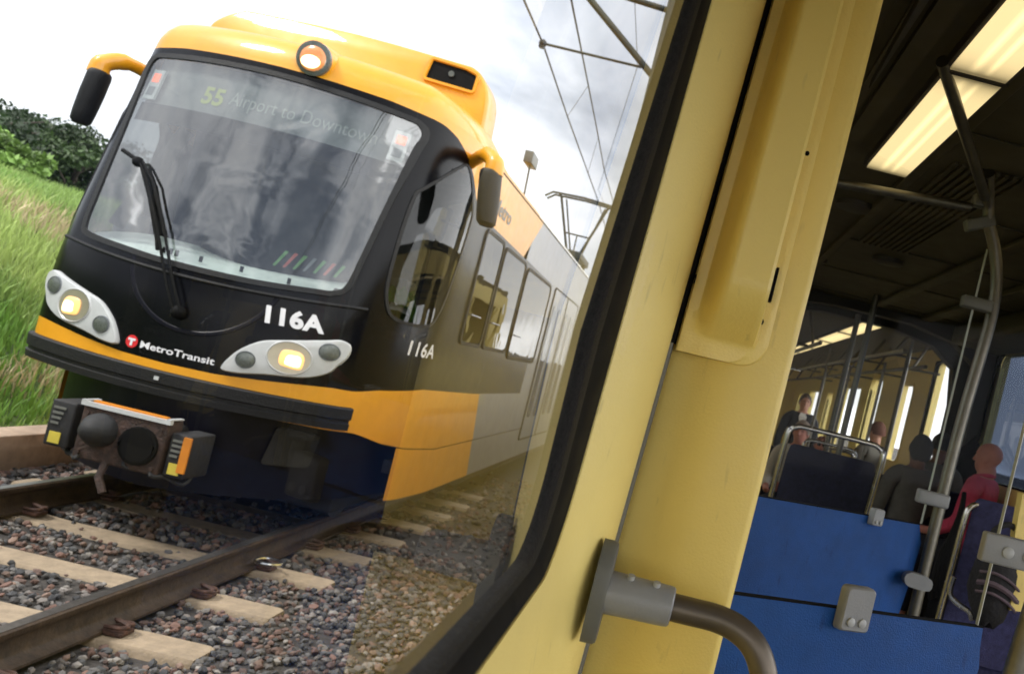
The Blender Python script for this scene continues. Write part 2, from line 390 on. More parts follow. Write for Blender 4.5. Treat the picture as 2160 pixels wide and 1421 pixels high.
so.rotation_euler = sd.to_track_quat('Z', 'Y').to_euler(); so.location = sd*50

# ------------------------------------------------------------------ ground and bank
def terr(x, y):
    b = interp(-x, [(4.9, -.02), (5.3, .05), (6.2, .55), (7.6, 1.35), (8.8, 1.95), (10, 2.15), (30, 2.3), (80, 2.6), (400, 3)])
    b += noise.noise((x*.35, y*.3, 1))*.12*sstep(-x, 5.2, 8)
    return b
rows = []
ys = [-6+i*.8 for i in range(64)]+[46+i*8 for i in range(30)]+[600]
xs = [-(4.93+i*.25) for i in range(30)]+[-13-i*2 for i in range(12)]+[-40-i*12 for i in range(10)]+[-600]
for x in xs: rows.append([(x, y, terr(x, y)) for y in ys])
mb = MB(); mb.grid(rows); tag(mb.build('hills', 'earth'), kind='structure')
mb = MB(); mb.grid([[(x, y, -.42) for x in (-600, -5, -1, 3, 600)] for y in (-20, 0, 10, 20, 60, 600)]); tag(mb.build('ground', 'dirt'), kind='structure')
# ballast bed with shoulders
def ball(x, y):
    h = -.205+.02*max(0, 1-abs(x-XC+0)/9)*0
    return h+noise.noise((x*1.7, y*1.7, 3))*.018
rows = [[(x, y, ball(x, y)) for y in [i*.25-1 for i in range(90)]+[22+i*4 for i in range(20)]] for x in [-4.9+i*.18 for i in range(26)]+[0, .6, 3.4]]
mb = MB(); mb.grid(rows); tag(mb.build('ballast_bed', 'dirt'), kind='structure')

# loose stones near the camera: far too many to count
def stones():
    ico = bmesh.new(); bmesh.ops.create_icosphere(ico, subdivisions=1, radius=1)
    base = [v.co.copy() for v in ico.verts]; bf = [[v.index for v in f.verts] for f in ico.faces]; ico.free()
    V = []; F = []; col = []
    pal = [tuple(q*.55 for q in c) for c in [(.16, .15, .145), (.08, .08, .085), (.24, .21, .19), (.23, .13, .10), (.30, .20, .155), (.10, .10, .102), (.34, .31, .28), (.18, .115, .095), (.13, .12, .11)]]
    def put(x, y, z, s):
        n = len(V); a = [random.uniform(.6, 1.15), random.uniform(.6, 1.15), random.uniform(.5, .85)]
        rot = Matrix.Rotation(random.uniform(0, 6.28), 3, 'Z') @ Matrix.Rotation(random.uniform(-.7, .7), 3, 'X')
        for b in base:
            k = random.uniform(.72, 1.2); q = rot @ Vector((b.x*a[0]*k, b.y*a[1]*k, b.z*a[2]*k))*s
            V.append((x+q.x, y+q.y, z+q.z))
        for f in bf: F.append([i+n for i in f])
        c = random.choice(pal); k = random.uniform(.65, 1.35); col.extend([(c[0]*k, c[1]*k, c[2]*k, 1)]*len(bf)*3)
    for i in range(36000):
        y = 1.6+abs(random.random()**1.35)*11.5
        x = random.uniform(-4.85, -.30 if y < 8 else -.9)
        if y > 7.4 and x > -4.4 and random.random() < .8: continue
        # keep tops of sleepers mostly clear
        k = (y-4.385)/.77; 
        if -4.43 < x < -1.88 and abs(k-round(k))*.77 < .15 and random.random() < .97: continue
        if abs(abs(x-XC)-.75) < .075: continue
        s = random.uniform(.014, .031)*(1.0 if y < 6 else 1.25)
        put(x, y, ball(x, y)+random.uniform(0, .028), s)
    me = bpy.data.meshes.new('ballast_stones'); me.from_pydata(V, [], F)
    ca = me.color_attributes.new('Col', 'FLOAT_COLOR', 'CORNER'); ca.data.foreach_set('color', [q for c in col for q in c])
    me.materials.append(M['stone']); o = link('ballast_stones', me); tag(o, 'grey and reddish crushed stones around the concrete sleepers', 'ballast', kind='stuff')
stones()
# kerb on the far side of the track
mb = MB()
for i in range(20):
    a = 3.0+i*2.4; mb.box((-4.90, a, -.3), (-4.66, a+2.385, .09+random.uniform(-.004, .004)), .012)
tag(mb.build('concrete_kerb', 'kerb'), 'low brown concrete kerb between the gravel and the grassy bank', 'kerb')

# rails and sleepers
def rail(xc, label):
    prof = [(-.07, -.165), (-.07, -.152), (-.02, -.135), (-.009, -.12), (-.009, -.05), (-.03, -.038), (-.036, -.03), (-.036, -.006), (-.028, 0), (.028, 0), (.036, -.006), (.036, -.03), (.03, -.038), (.009, -.05), (.009, -.12), (.02, -.135), (.07, -.152), (.07, -.165)]
    th = thing('rail', label, 'rail', (xc, 3, 0), 'rails of the other track')
    mb = MB(); n = len(prof)
    for a in (0.6, ): mb.add([(xc+p[0], a, p[1]) for p in prof]+[(xc+p[0], 90, p[1]) for p in prof], [(i, i+1, n+i+1, n+i) for i in range(n-1)]+[tuple(range(n))])
    mb.build('web', 'railside', th)
    mb = MB(); mb.box((xc-.024, .6, .0012), (xc+.024, 90, .003)); mb.build('running_surface', 'railtop', th)
rail(XC-.75, 'rail farther from the window, next to the concrete kerb')
rail(XC+.75, 'rusty brown rail nearer the window, crossing the lower left corner')
sl0 = thing('sleeper', 'x', 'sleeper', (XC, 0, 0), 'concrete sleepers of the other track')
def sleeper_mesh():
    a = MB(); zt = -.168
    secs = []
    for x in (-1.275, -1.25, -.95, -.45, 0, .45, .95, 1.25, 1.275):
        d = .0 if abs(x) > .6 else .02; e = .02 if abs(x) > 1.26 else 0
        y1 = .125-e*.5; z1 = zt-d-e*.3
        secs.append([(XC+x, -y1-.01, -.30), (XC+x, -y1, z1-.02), (XC+x, -y1+.018, z1), (XC+x, y1-.018, z1), (XC+x, y1, z1-.02), (XC+x, y1+.01, -.30)])
    a.grid(secs, True); a.poly(secs[0]); a.poly(secs[-1]); return a
sleeper_mesh().build('beam', 'concrete', sl0)
for sx in (-1, 1):
    for dx in (-1, 1):
        b = MB(); cx = XC+sx*.75+dx*.105
        b.box((cx-.05, -.055, -.168), (cx+.05, .055, -.145), .006)
        b.tube(catmull([(cx-.04*dx, -.045, -.13), (cx+.03, -.05, -.125), (cx+.05*dx, -.01, -.12), (cx-.02*dx, 0, -.105), (cx+.05*dx, .012, -.12), (cx+.03, .05, -.125), (cx-.04*dx, .045, -.13)], 4, False), .010, 6)
        b.build('rail_clip', 'rust', sl0)
ords = ['nearest', 'second', 'third', 'fourth', 'fifth', 'sixth', 'seventh', 'eighth', 'ninth']
proto_children = list(sl0.children)
for k in range(-3, 9):
    y = 4.385+.77*k
    if k == -3: t = sl0
    else:
        t = sl0.copy(); C.objects.link(t)
        for ch in proto_children:
            c = ch.copy(); C.objects.link(c); c.parent = t
    t.location = (XC, y, 0)
    names = {-3: 'pale concrete sleeper nearest the viewer, mostly below the picture', -2: 'pale concrete sleeper, second from the viewer, cut by the bottom edge', -1: 'pale concrete sleeper whose face runs off the left edge low down', 0: 'sandy concrete sleeper with the largest visible end, at the bottom beside the rail',
             1: 'sandy concrete sleeper below a rusty clip, next beyond the largest sleeper end', 2: 'concrete sleeper beside the shiny clip loop on the rail foot', 3: 'concrete sleeper just below the coupler of the tram', 4: 'dim concrete sleeper partly in the shade of the tram nose'}
    t['label'] = names.get(k, 'concrete sleeper number %d hidden in the dark under the tram' % (k-4) if k > 4 else '')
    if k > 4: t['label'] = 'shaded concrete sleeper under the yellow tram body'
    t['category'] = 'sleeper'
mb = MB(); mb.tube([aty(*p, 5.86) for p in []] or catmull([(-2.33, 5.80, -.10), (-2.24, 5.78, -.095), (-2.19, 5.83, -.095), (-2.21, 5.90, -.095), (-2.30, 5.93, -.10), (-2.34, 5.88, -.10)], 5), .012, 8)
tag(mb.build('steel_loop', 'chrome'), 'shiny bent steel clip lying on the foot of the near rail', 'clip')

# ------------------------------------------------------------------ vegetation
def grass():
    V = []; F = []; col = []
    def blade(x, y, z, h, wd, c):
        n = len(V); a = random.uniform(0, 6.28); dx, dy = math.cos(a)*wd, math.sin(a)*wd
        lx, ly = random.gauss(.12, .22)*h, random.gauss(0, .22)*h
        V.extend([(x-dx, y-dy, z), (x+dx, y+dy, z), (x+dx*.7+lx*.4, y+dy*.7+ly*.4, z+h*.6), (x-dx*.7+lx*.4, y-dy*.7+ly*.4, z+h*.6), (x+lx, y+ly, z+h*.95)])
        F.append((n, n+1, n+2, n+3)); F.append((n+3, n+2, n+4)); col.extend([(*c, 1)]*7)
    for i in range(95000):
        y = 5.5+random.random()**1.1*17; x = -(4.92+random.random()**.9*6.2)
        if -x/y < .42: continue
        nzv = noise.noise((x*.55, y*.35, 5)); dn = noise.noise((x*.8+9, y*.5, 2))
        g = random.uniform(.7, 1.3)
        c = (.235*g, .345*g, .09*g)
        if nzv > .12: c = (.36*g, .46*g, .14*g)
        if nzv < -.2: c = (.15*g, .29*g, .05*g)
        if dn > .45 and random.random() < .6: c = (.48*g, .40*g, .24*g)
        h = random.uniform(.10, .32)*(1+.5*nzv)
        if -x < 5.15: h *= .5
        blade(x, y, terr(x, y)-.02, h, random.uniform(.005, .011)*(1+y*.03), c)
    me = bpy.data.meshes.new('grass'); me.from_pydata(V, [], F)
    ca = me.color_attributes.new('Col', 'FLOAT_COLOR', 'CORNER'); ca.data.foreach_set('color', [q for c in col for q in c])
    me.materials.append(M['blade']); tag(link('grass', me), 'long light green grass with straw patches on the bank', 'grass', kind='stuff')
grass()
def tree(loc, H, rad, label, tone, seed):
    rnd = random.Random(seed); x0, y0_, z0 = loc
    th = thing('leafy_tree', label, 'tree', loc, 'trees beyond the grass bank')
    b = MB(); b.tube([(x0, y0_, z0-.4), (x0+.05, y0_, z0+H*.3), (x0-.05, y0_+.1, z0+H*.6), (x0, y0_, z0+H*.85)], [.16, .13, .08, .03], 8)
    for i in range(9):
        a = rnd.uniform(0, 6.28); z = z0+H*rnd.uniform(.15, .6); l = rad*rnd.uniform(.5, .8)
        b.tube([(x0, y0_, z), (x0+math.cos(a)*l*.5, y0_+math.sin(a)*l*.5, z+l*.35), (x0+math.cos(a)*l, y0_+math.sin(a)*l, z+l*.55)], [.07, .045, .015], 6)
    b.build('trunk', 'bark', th)
    V = []; F = []; col = []
    clumps = []
    for i in range(46):
        a = rnd.uniform(0, 6.28); q = rnd.uniform(-.95, 1); rr_ = math.sqrt(max(0, 1-q*q))*rnd.uniform(.35, 1.02)
        clumps.append((x0+math.cos(a)*rr_*rad, y0_+math.sin(a)*rr_*rad, z0+H*.52+q*H*.46, rnd.uniform(.35, .72)*rad*.45, rnd.uniform(.55, 1.5)))
    for cx, cy, cz, cr_, tn in clumps:
        for j in range(190):
            d = Vector((rnd.gauss(0, 1), rnd.gauss(0, 1), rnd.gauss(0, 1))).normalized()*cr_*rnd.uniform(.5, 1.08)
            p = Vector((cx, cy, cz))+Vector((d.x*1.2, d.y*1.2, d.z*.75))
            if p.z < z0: continue
            s = rnd.uniform(.05, .11); n = Vector((rnd.gauss(0, .7), rnd.gauss(0, .7), rnd.uniform(.2, 1))).normalized()
            t = n.orthogonal().normalized(); t.rotate(Matrix.Rotation(rnd.uniform(0, 6.28), 3, n)); bb = n.cross(t)
            k = len(V); V.extend([p-t*s, p+bb*s*.55, p+t*s, p-bb*s*.55]); F.append((k, k+1, k+2, k+3))
            g = tn*rnd.uniform(.7, 1.3); col.extend([(tone[0]*g, tone[1]*g, tone[2]*g, 1)]*4)
    me = bpy.data.meshes.new('crown'); me.from_pydata([tuple(Vector(v)-Vector(loc)) for v in V], [], F)
    ca = me.color_attributes.new('Col', 'FLOAT_COLOR', 'CORNER'); ca.data.foreach_set('color', [q for c in col for q in c])
    me.materials.append(M['leaf']); link('crown', me, th)
TD = (.022, .043, .013); TM = (.036, .066, .017); TL = (.11, .19, .035)
for k, (px, py, Y, rad, lab, tone) in enumerate([
    (-75, 215, 27, 2.6, 'tall dark green tree at the left edge of the picture', TD),
    (20, 236, 30, 2.3, 'dark tree rising at the left edge above the bank', TD),
    (75, 262, 31, 2.0, 'dark dense tree in the middle of the tree line left of the tram', TM),
    (125, 268, 32, 2.1, 'dark tree left of the hanging black mirror', TD),
    (178, 285, 31, 1.8, 'thin topped tree just left of the tram front, sky showing through', TM),
    (235, 300, 33, 2.0, 'tree half hidden behind the edge of the tram windscreen', TD),
    (-25, 352, 19, 1.0, 'light green bush on top of the bank at the left edge', TL)]):
    p = aty(px, py, Y); z0 = terr(p.x, Y)-.1
    tree((p.x, Y, z0), max(1.2, p.z-z0), rad, lab, tone, k+11)
# distant strip of low trees so that the horizon reads behind
for k, (x, y, h) in enumerate([(-34, 38, 5), (-44, 44, 6), (-12, 78, 6), (-17, 70, 6.5), (-6, 84, 6)]):
    tree((x, y, terr(x, y) if x < -5 else -.2), h, 3.2, ['round tree far off to the left behind the tree line', 'broad tree farthest left behind the others', 'far tree straight down the line behind the tram', 'far tree behind the tram, left of the line', 'far tree on the line beyond the tram'][k], TD, 40+k)

# ------------------------------------------------------------------ the oncoming tram
HW = 1.25
def y0f(z):
    t = z-1.45; return 5.77+.28*(.5*(t+math.sqrt(t*t+.04)))
def bez(t):
    c = ((1-t)**3, 3*(1-t)**2*t, 3*(1-t)*t*t, t**3)
    return (c[0]*.95+c[1]*1.11+c[2]*HW+c[3]*HW, c[0]*.2256+c[1]*.302+c[2]*.75+c[3]*1.35)
PT = [(i*.95/24, .25*(i*.95/24)**2) for i in range(25)]+[bez(i/24) for i in range(1, 25)]
SP = [(p[0] if i <= 24 else .95+p[1]-.2256) for i, p in enumerate(PT)]
def plan(s):
    sg = -1 if s < 0 else 1; s = abs(s)
    if s >= SP[-1]: return sg*HW, s-.95+.2256
    if s <= .95: return sg*s, .25*s*s
    for i in range(24, len(SP)-1):
        if s <= SP[i+1]:
            t = (s-SP[i])/(SP[i+1]-SP[i]); return sg*(PT[i][0]*(1-t)+PT[i+1][0]*t), PT[i][1]*(1-t)+PT[i+1][1]*t
def S(s, z, off=0, extra=0):
    x, d = plan(s); x1, d1 = plan(s+.01); x2, d2 = plan(s-.01)
    n = Vector((d1-d2, -(x1-x2))).normalized()       # outward
    return Vector((XC+x+n.x*off, y0f(z)+d+n.y*off+extra*x*x, z))
COLS = [i*.95/32 for i in range(33)]+[.95+i*1.12/24 for i in range(1, 25)]+[2.07+i*.12 for i in range(1, 16)]
COLS = sorted(set(round(c, 4) for c in COLS)); SEND = COLS[-1]
FAR = [4.2, 5, 6, 7, 8, 10, 12, 14, 16, 18, 20, 22, 24, 25]
def both(cs): return [-c for c in reversed(cs) if c > 0]+list(cs)
bandtop = [(0, .978), (.3, .984), (.56, 1.009), (.95, 1.056), (1.067, 1.058), (1.255, 1.087), (1.975, 1.12), (3.81, 1.08), (40, 1.08)]
bandbot = [(0, .78), (1.12, .78), (1.2, .765), (1.445, .711), (1.865, .662), (2.76, .60), (40, .60)]
roofb = [(0, 3.076), (.34, 3.073), (.73, 3.067), (.93, 3.05), (1.08, 3.039), (1.226, 3.004), (1.40, 2.933), (1.6, 2.827), (1.8, 2.68), (1.95, 2.61), (2.1, 2.59), (3.9, 2.56), (7, 2.52), (40, 2.5)]
ZT = [(0, 3.095), (1.2, 3.09), (2.5, 3.06), (40, 3.05)]
def F_(tb): return lambda s: interp(abs(s), tb)
def strip(lo, hi, n, cols, off=0, hole=None, extra=0, shear=None):
    mb = MB(); rows = []
    for j in range(n+1):
        rows.append([S(c+(shear(lo(c)+(hi(c)-lo(c))*j/n) if shear and abs(c) > SEND-.01 else 0), lo(c)+(hi(c)-lo(c))*j/n, off, extra) for c in cols])
    if not hole: mb.grid(rows, flip=True); return mb
    vs = [p for r_ in rows for p in r_]; k = len(cols); fs = []
    for i in range(n):
        for j in range(k-1):
            cs = (cols[j]+cols[j+1])/2; zz = sum(lo(c)+(hi(c)-lo(c))*(i+.5)/n for c in (cols[j], cols[j+1]))/2
            if any(inside(h, cs, zz) for h in hole): continue
            fs.append((i*k+j, (i+1)*k+j, (i+1)*k+j+1, i*k+j+1))
    return mb.add(vs, fs)
def inside(poly, x, y):
    c = False; n = len(poly)
    for i in range(n):
        (x1, y1), (x2, y2) = poly[i], poly[i-1]
        if (y1 > y) != (y2 > y) and x < (x2-x1)*(y-y1)/(y2-y1)+x1: c = not c
    return c
def offs(poly, d):
    n = len(poly); out = []; area = sum(poly[i-1][0]*poly[i][1]-poly[i][0]*poly[i-1][1] for i in range(n)); sg = 1 if area > 0 else -1
    for i in range(n):
        a, b = Vector(poly[i-1]), Vector(poly[(i+1) % n]); t = (b-a).normalized(); out.append((poly[i][0]+t.y*d*sg, poly[i][1]-t.x*d*sg))
    return out
def drape(poly, off, rings=8, rise=0, fn=S, mb=None):
    """fill a polygon in (s,z), lifted off the shell"""
    mb = mb or MB(); cx = sum(p[0] for p in poly)/len(poly); cz = sum(p[1] for p in poly)/len(poly)
    rows = []
    if rise: rows.append([fn(p[0], p[1], off-rise) for p in poly])
    for i in range(rings+1):
        t = 1-i/rings*.999; rows.append([fn(cx+(p[0]-cx)*t, cz+(p[1]-cz)*t, off) for p in poly])
    mb.grid(rows, True); return mb
def ring(poly, w_, off, h=.0, mb=None, fn=S):
    mb = mb or MB(); a = offs(poly, -w_*.2); b = offs(poly, w_)
    mb.grid([[fn(*p, off-.012) for p in a], [fn(*p, off+h) for p in a], [fn(*p, off+h) for p in offs(poly, w_*.85)], [fn(*p, off-.01) for p in b]], True); return mb
tram = thing('oncoming_tram', 'yellow and black tram coming the other way with its headlamps lit', 'tram', (XC, 5.77, 0))
# windscreen outline
wo = [(-.80, 1.665), (-.5, 1.632), (-.2, 1.612), (.1, 1.610), (.4, 1.622), (.7, 1.655), (.80, 1.672), (.862, 1.73), (.885, 1.95), (.92, 2.4), (.95, 2.75), (.967, 2.90), (.935, 2.962), (.85, 2.978),
      (.45, 2.995), (0, 3.004), (-.45, 2.995), (-.85, 2.978), (-.935, 2.955), (-.955, 2.87), (-.945, 2.75), (-.915, 2.4), (-.88, 1.95), (-.862, 1.73)]
wo = catmull(wo, 5)
co = catmull([(1.04, 2.42), (1.10, 2.55), (1.36, 2.80), (1.50, 2.84), (1.75, 2.62), (1.85, 2.45), (1.86, 1.9), (1.78, 1.66), (1.6, 1.60), (1.25, 1.60), (1.12, 1.68), (1.06, 1.9)], 5)
co_l = [(-a, b) for a, b in co][::-1]
mask = strip(F_(bandtop), F_(roofb), 46, both(COLS), hole=[wo, co, co_l]); mask.build('front_mask', 'black', tram)
def far_strip(lo, hi, n, side_, a, b, off=0, nn=24, shear=None):
    cs = [a+(b-a)*i/nn for i in range(nn+1)]; cs = [side_*c for c in cs]
    mb = MB(); rows = []
    for j in range(n+1):
        r_ = []
        for c in cs:
            z = lo(c)+(hi(c)-lo(c))*j/n; q = c
            if shear and abs(abs(c)-shear[0]) < 1e-6: q = c+side_*shear[1](z)
            x, d = plan(q); r_.append(Vector((XC+x+side_*off, 5.77+(y0f(z)-5.77 if abs(c) <= SEND+1e-6 else (y0f(z)-5.77))+d, z)))
        rows.append(r_)
    return mb.grid(rows)
for sd_ in (-1, 1):
    far_strip(F_(bandtop), F_(roofb), 4, sd_, SEND, 6.3).build('window_band', 'black', tram)
    far_strip(F_(bandtop), F_(roofb), 6, sd_, 6.3, 24, -.002).build('side_panel', 'silver', tram)
    # upper livery: yellow with slanted end, then silver
    LS = 4.35
    far_strip(F_(roofb), F_(ZT), 6, sd_, SEND, LS, shear=(LS, lambda z: (z-2.75)*1.0)).build('upper_panel', 'yellow', tram)
    far_strip(F_(roofb), F_(ZT), 6, sd_, LS, 24, shear=(LS, lambda z: (z-2.75)*1.0)).build('upper_panel', 'silver', tram)
    skb = lambda s: interp(abs(s), [(1.5, .285), (2, .25), (2.8, .215), (40, .20)])
    gap = lambda s: interp(abs(s), bandbot)-.008
    far_strip(F_(bandbot), F_(bandtop), 4, sd_, SEND, 4.0, shear=(4.0, lambda z: (1.08-z)*.45)).build('lower_band', 'yellow', tram)
    far_strip(F_(bandbot), F_(bandtop), 4, sd_, 4.0, 24, shear=(4.0, lambda z: (1.08-z)*.45)).build('lower_band', 'silver', tram)
    far_strip(skb, gap, 4, sd_, 1.72, 4.2, shear=(4.2, lambda z: (.6-z)*.4)).build('side_skirt', 'yellow', tram)
    far_strip(skb, gap, 4, sd_, 4.2, 24, -.001, shear=(4.2, lambda z: (.6-z)*.4)).build('side_skirt', 'silver', tram)
strip(F_(bandbot), F_(bandtop), 6, both(COLS)).build('front_band', 'yellow', tram)
strip(F_(roofb), F_(ZT), 8, both(COLS)).build('brow_panel', 'yellow', tram)
# roof cap
def caprows(cols, hi):
    prof = [(0, 0), (.012, .05), (.04, .11), (.09, .17), (.17, .215), (.30, .245), (.55, .27), (.9, .285)]
    rows = []
    for q, (ins, dz) in enumerate(prof):
        r_ = []
        for c in cols:
            k = sstep(abs(c), 1.9, 2.7) if hi else 1; z = interp(abs(c), ZT); dzz = dz*(1-k*.55)
            p = S(c, z, -ins); p.z = z+dzz; r_.append(p)
        rows.append(r_)
    return rows
cc = both(COLS+[4.35]); mb = MB(); rw = caprows(cc, True); mb.grid(rw, flip=True)
mb.poly(rw[-1]); mb.build('roof_cap', 'yellow', tram)
cc2 = [4.35, 5, 6, 8, 10, 12, 14, 16, 18, 20, 22, 24]
mb = MB(); ra = caprows(cc2, True); rb = caprows([-c for c in cc2], True)
for i in range(len(cc2)-1):
    for q in range(7):
        for rw in (ra, rb): mb.add([rw[q][i], rw[q][i+1], rw[q+1][i+1], rw[q+1][i]], [(0, 1, 2, 3)])
    mb.add([ra[7][i], ra[7][i+1], rb[7][i+1], rb[7][i]], [(0, 1, 2, 3)])
mb.build('roof', 'roofwhite', tram)
mb = MB(); mb.box((XC-HW+.02, 29.4, .25), (XC+HW-.02, 29.5, 3.05)); mb.build('rear_wall', 'silver', tram)
mb = MB()
for z in (3.045,):
    for sd_ in (-1, 1): mb.box((XC+sd_*(HW-.004), 7.3, z-.006), (XC+sd_*(HW+.004), 29.4, z+.004))
mb.build('gutter', 'dark', tram)
# roof shroud with opening and horn
y_ = 7.25; prof = [(-1.16, 3.2), (-1.13, 3.48), (-1.06, 3.59), (-.93, 3.675), (-.80, 3.70), (0, 3.735), (.80, 3.715), (.96, 3.70), (1.06, 3.62), (1.13, 3.48), (1.16, 3.2)]
prof = catmull(prof, 3, False)
mb = MB(); rows = []
for dy, k, dz in ((0, .985, -.02), (.015, .995, -.005), (.04, 1, 0), (.34, 1, 0), (.5, .97, -.12), (.7, .9, -.34)):
    rows.append([(XC+p[0]*k, y_+dy+(3.7-p[1])*-.15, max(3.2, p[1]+dz)) for p in prof])
mb.grid(rows); mb.poly(rows[0]); mb.build('roof_shroud', 'yellow', tram)
vent = MB(); vo = roundpoly([(.605, 3.515), (1.0, 3.500), (1.0, 3.640), (.90, 3.668), (.625, 3.682)], .02)
fy = lambda z: y_+(3.7-z)*-.15
vent.grid([[(XC+p[0], fy(p[1])+.01, p[1]) for p in offs(vo, .02)], [(XC+p[0], fy(p[1])-.02, p[1]) for p in offs(vo, .018)], [(XC+p[0], fy(p[1])-.02, p[1]) for p in vo], [(XC+p[0], fy(p[1])-.004, p[1]) for p in offs(vo, -.008)]], True)
vv = vent.build('vent', 'yellow', tram)
mb = MB(); mb.poly([(XC+p[0], fy(p[1])-.003, p[1]) for p in vo]); mb.build('opening', 'dark', vv)
mb = MB(); mb.tube([(XC+.80, fy(3.6)-.002, 3.60), (XC+.80, fy(3.6)-.016, 3.60)], .024, 14); mb.build('lens', 'lens', vv)
# roof lamp
lc = Vector((XC+.203, 6.26, 3.19)); mb = MB()
d = Vector((0, -1, -.12)).normalized()
mb.tube([lc+d*-.25, lc+d*-.02, lc+d*.03], [.118, .121, .112], 28); mb.build('lamp_housing', 'yellow', tram)
mb = MB(); mb.tube([lc+d*.02, lc+d*.05, lc+d*.055], [.118, .118, .098], 28); rl = mb.build('roof_lamp', 'lens', tram)
mb = MB(); mb.sphere(lc+d*.045, .096, 20, 10, (1, .35, 1)); mb.build('reflector', 'grille', rl)
mb = MB(); mb.sphere(lc+d*.05, .092, 20, 10, (1, .37, 1)); mb.build('lens', 'warm', rl)
mb = MB(); mb.sphere(lc+d*.078+Vector((.0, 0, -.03)), .060, 16, 10, (1.1, .3, .75)); mb.build('bulb', 'glow', rl)
# windscreen
mb = drape(wo, .003, 14); ws = mb.build('windscreen', 'windscreen', tram)
ring(wo, .034, .004, .008).build('gasket', 'rubber', ws)
cw = drape(co, .002, 5).build('cab_side_window', 'cabglass', tram); ring(co, .022, .003, .004).build('gasket', 'rubber', cw)
cw = drape(co_l, .002, 5).build('cab_side_window', 'cabglass', tram); ring(co_l, .022, .003, .004).build('gasket', 'rubber', cw)
# cab interior
mb = MB(); mb.box((XC-1.2, 7.55, .5), (XC+1.2, 7.6, 3.06)); mb.box((XC-1.05, 6.85, 3.02), (XC+1.05, 7.55, 3.05)); mb.box((XC-1.05, 6.6, 1.2), (XC+1.05, 7.55, 1.25))
mb.build('cab_lining', 'cabgrey', tram)
mb = MB(); rows = []
for k in range(7):
    z = 1.60+[0, .03, .065, .10, .13, .15, .155][k]; rows.append([S(x, z-.045+.07*(x*x), -.03-[0, .05, .12, .22, .36, .5, .8][k]) for x in [-.95+i*.1 for i in range(20)]])
mb.grid(rows); ds = mb.build('dashboard', 'dash', tram)
for x, k in ((-.38, .3), (-.27, .25), (-.33, .33), (.20, .3), (-.1, .35), (.52, .3)):
    p = S(x, 1.66, -.12-k*.2); mb = MB(); mb.tube([p+Vector((0, 0, -.01)), p+Vector((0, 0, .03))], .012, 8); mb.build('knob', 'dark', ds)
mb = MB(); mb.grid([[S(x, z, -.05) for x in [-.93+i*.0775 for i in range(25)]] for z in (2.635, 2.98)]); dd = mb.build('destination_display', mat('display_housing', (.13, .14, .14), .6, var=.25, scale=4), tram)
mb = MB(); mb.grid([[S(x, z, -.045) for x in [-.95+i*.0791 for i in range(25)]] for z in (2.50, 2.636)]); mb.build('sun_blind', 'dark', tram)
mb = MB(); mb.tube([S(-.55, 2.5, -.12), S(-.78, 1.75, -.12)], .05, 10); mb.build('window_post', 'dark', tram)
mb = MB(); mb.tube(catmull([S(.55, 3.0, .004), S(.48, 2.92, .004), (S(.47, 2.75, .004))[:], S(.42, 2.45, .004)], 5, False), .004, 6)
for i in range(7):
    x = .40+i*.062; mb = MB(); mb.add([S(x, 1.745+i*.004, -.10), S(x+.018, 1.745+i*.004, -.10), S(x+.055, 1.86, -.16), S(x+.030, 1.86, -.16)], [(0, 1, 2, 3)]); mb.build('card', ['streak_g', 'streak_r', 'streak_g', 'cabgrey', 'streak_g', 'streak_r', 'streak_g'][i], ds)  # coloured strips standing in for reflections low in the windscreen
# indicators behind the glass
for sx in (-1, 1):
    q = lambda x, z, o: S(sx*(.865+x), z, o)
    mb = MB(); a = [(-.048, 2.655), (.052, 2.655), (.052, 2.88), (-.048, 2.88)]
    mb.grid([[q(x, z, -.03) for x, z in a], [q(x, z, -.012) for x, z in a]], True); mb.poly([q(x, z, -.012) for x, z in a]); ind = mb.build('indicator_lamp', 'white', tram)
    mb = MB(); mb.poly([q(x, z, -.009) for x, z in ((-.028, 2.785), (.032, 2.785), (.032, 2.85), (-.028, 2.85))]); mb.build('lens', 'redlamp', ind)
    mb = MB(); mb.poly([q(x, z, -.009) for x, z in ((-.028, 2.685), (.032, 2.685), (.032, 2.75), (-.028, 2.75))]); mb.build('lens', 'cabgrey', ind)
    mb = MB(); mb.box((XC+sx*1.03-.13, 6.75, 1.25), (XC+sx*1.03+.0, 7.0, 1.9), .03); mb.build('cab_console', 'cabgrey', tram)
mb = MB(); g0 = XC+1.02
mb.grid([[(g0-.10+i*.035+noise.noise((i, j, 0))*.02, 6.42+j*.05+i*.01, 1.80-j*.045+noise.noise((i*.7, j*.7, 2))*.03+(.03 if i % 2 else 0)) for i in range(8)] for j in range(6)]); mb.build('driver_vest', 'green', tram)
mb = MB(); mb.add([(g0-.10, 6.36, 1.64), (g0+.06, 6.50, 1.66), (g0+.03, 6.62, 1.72), (g0-.08, 6.5, 1.74), (g0+.13, 6.75, 1.63), (g0+.09, 6.8, 1.74)], [(0, 1, 2, 3), (1, 4, 5, 2)]); mb.build('paper_sheet', 'paper', tram)
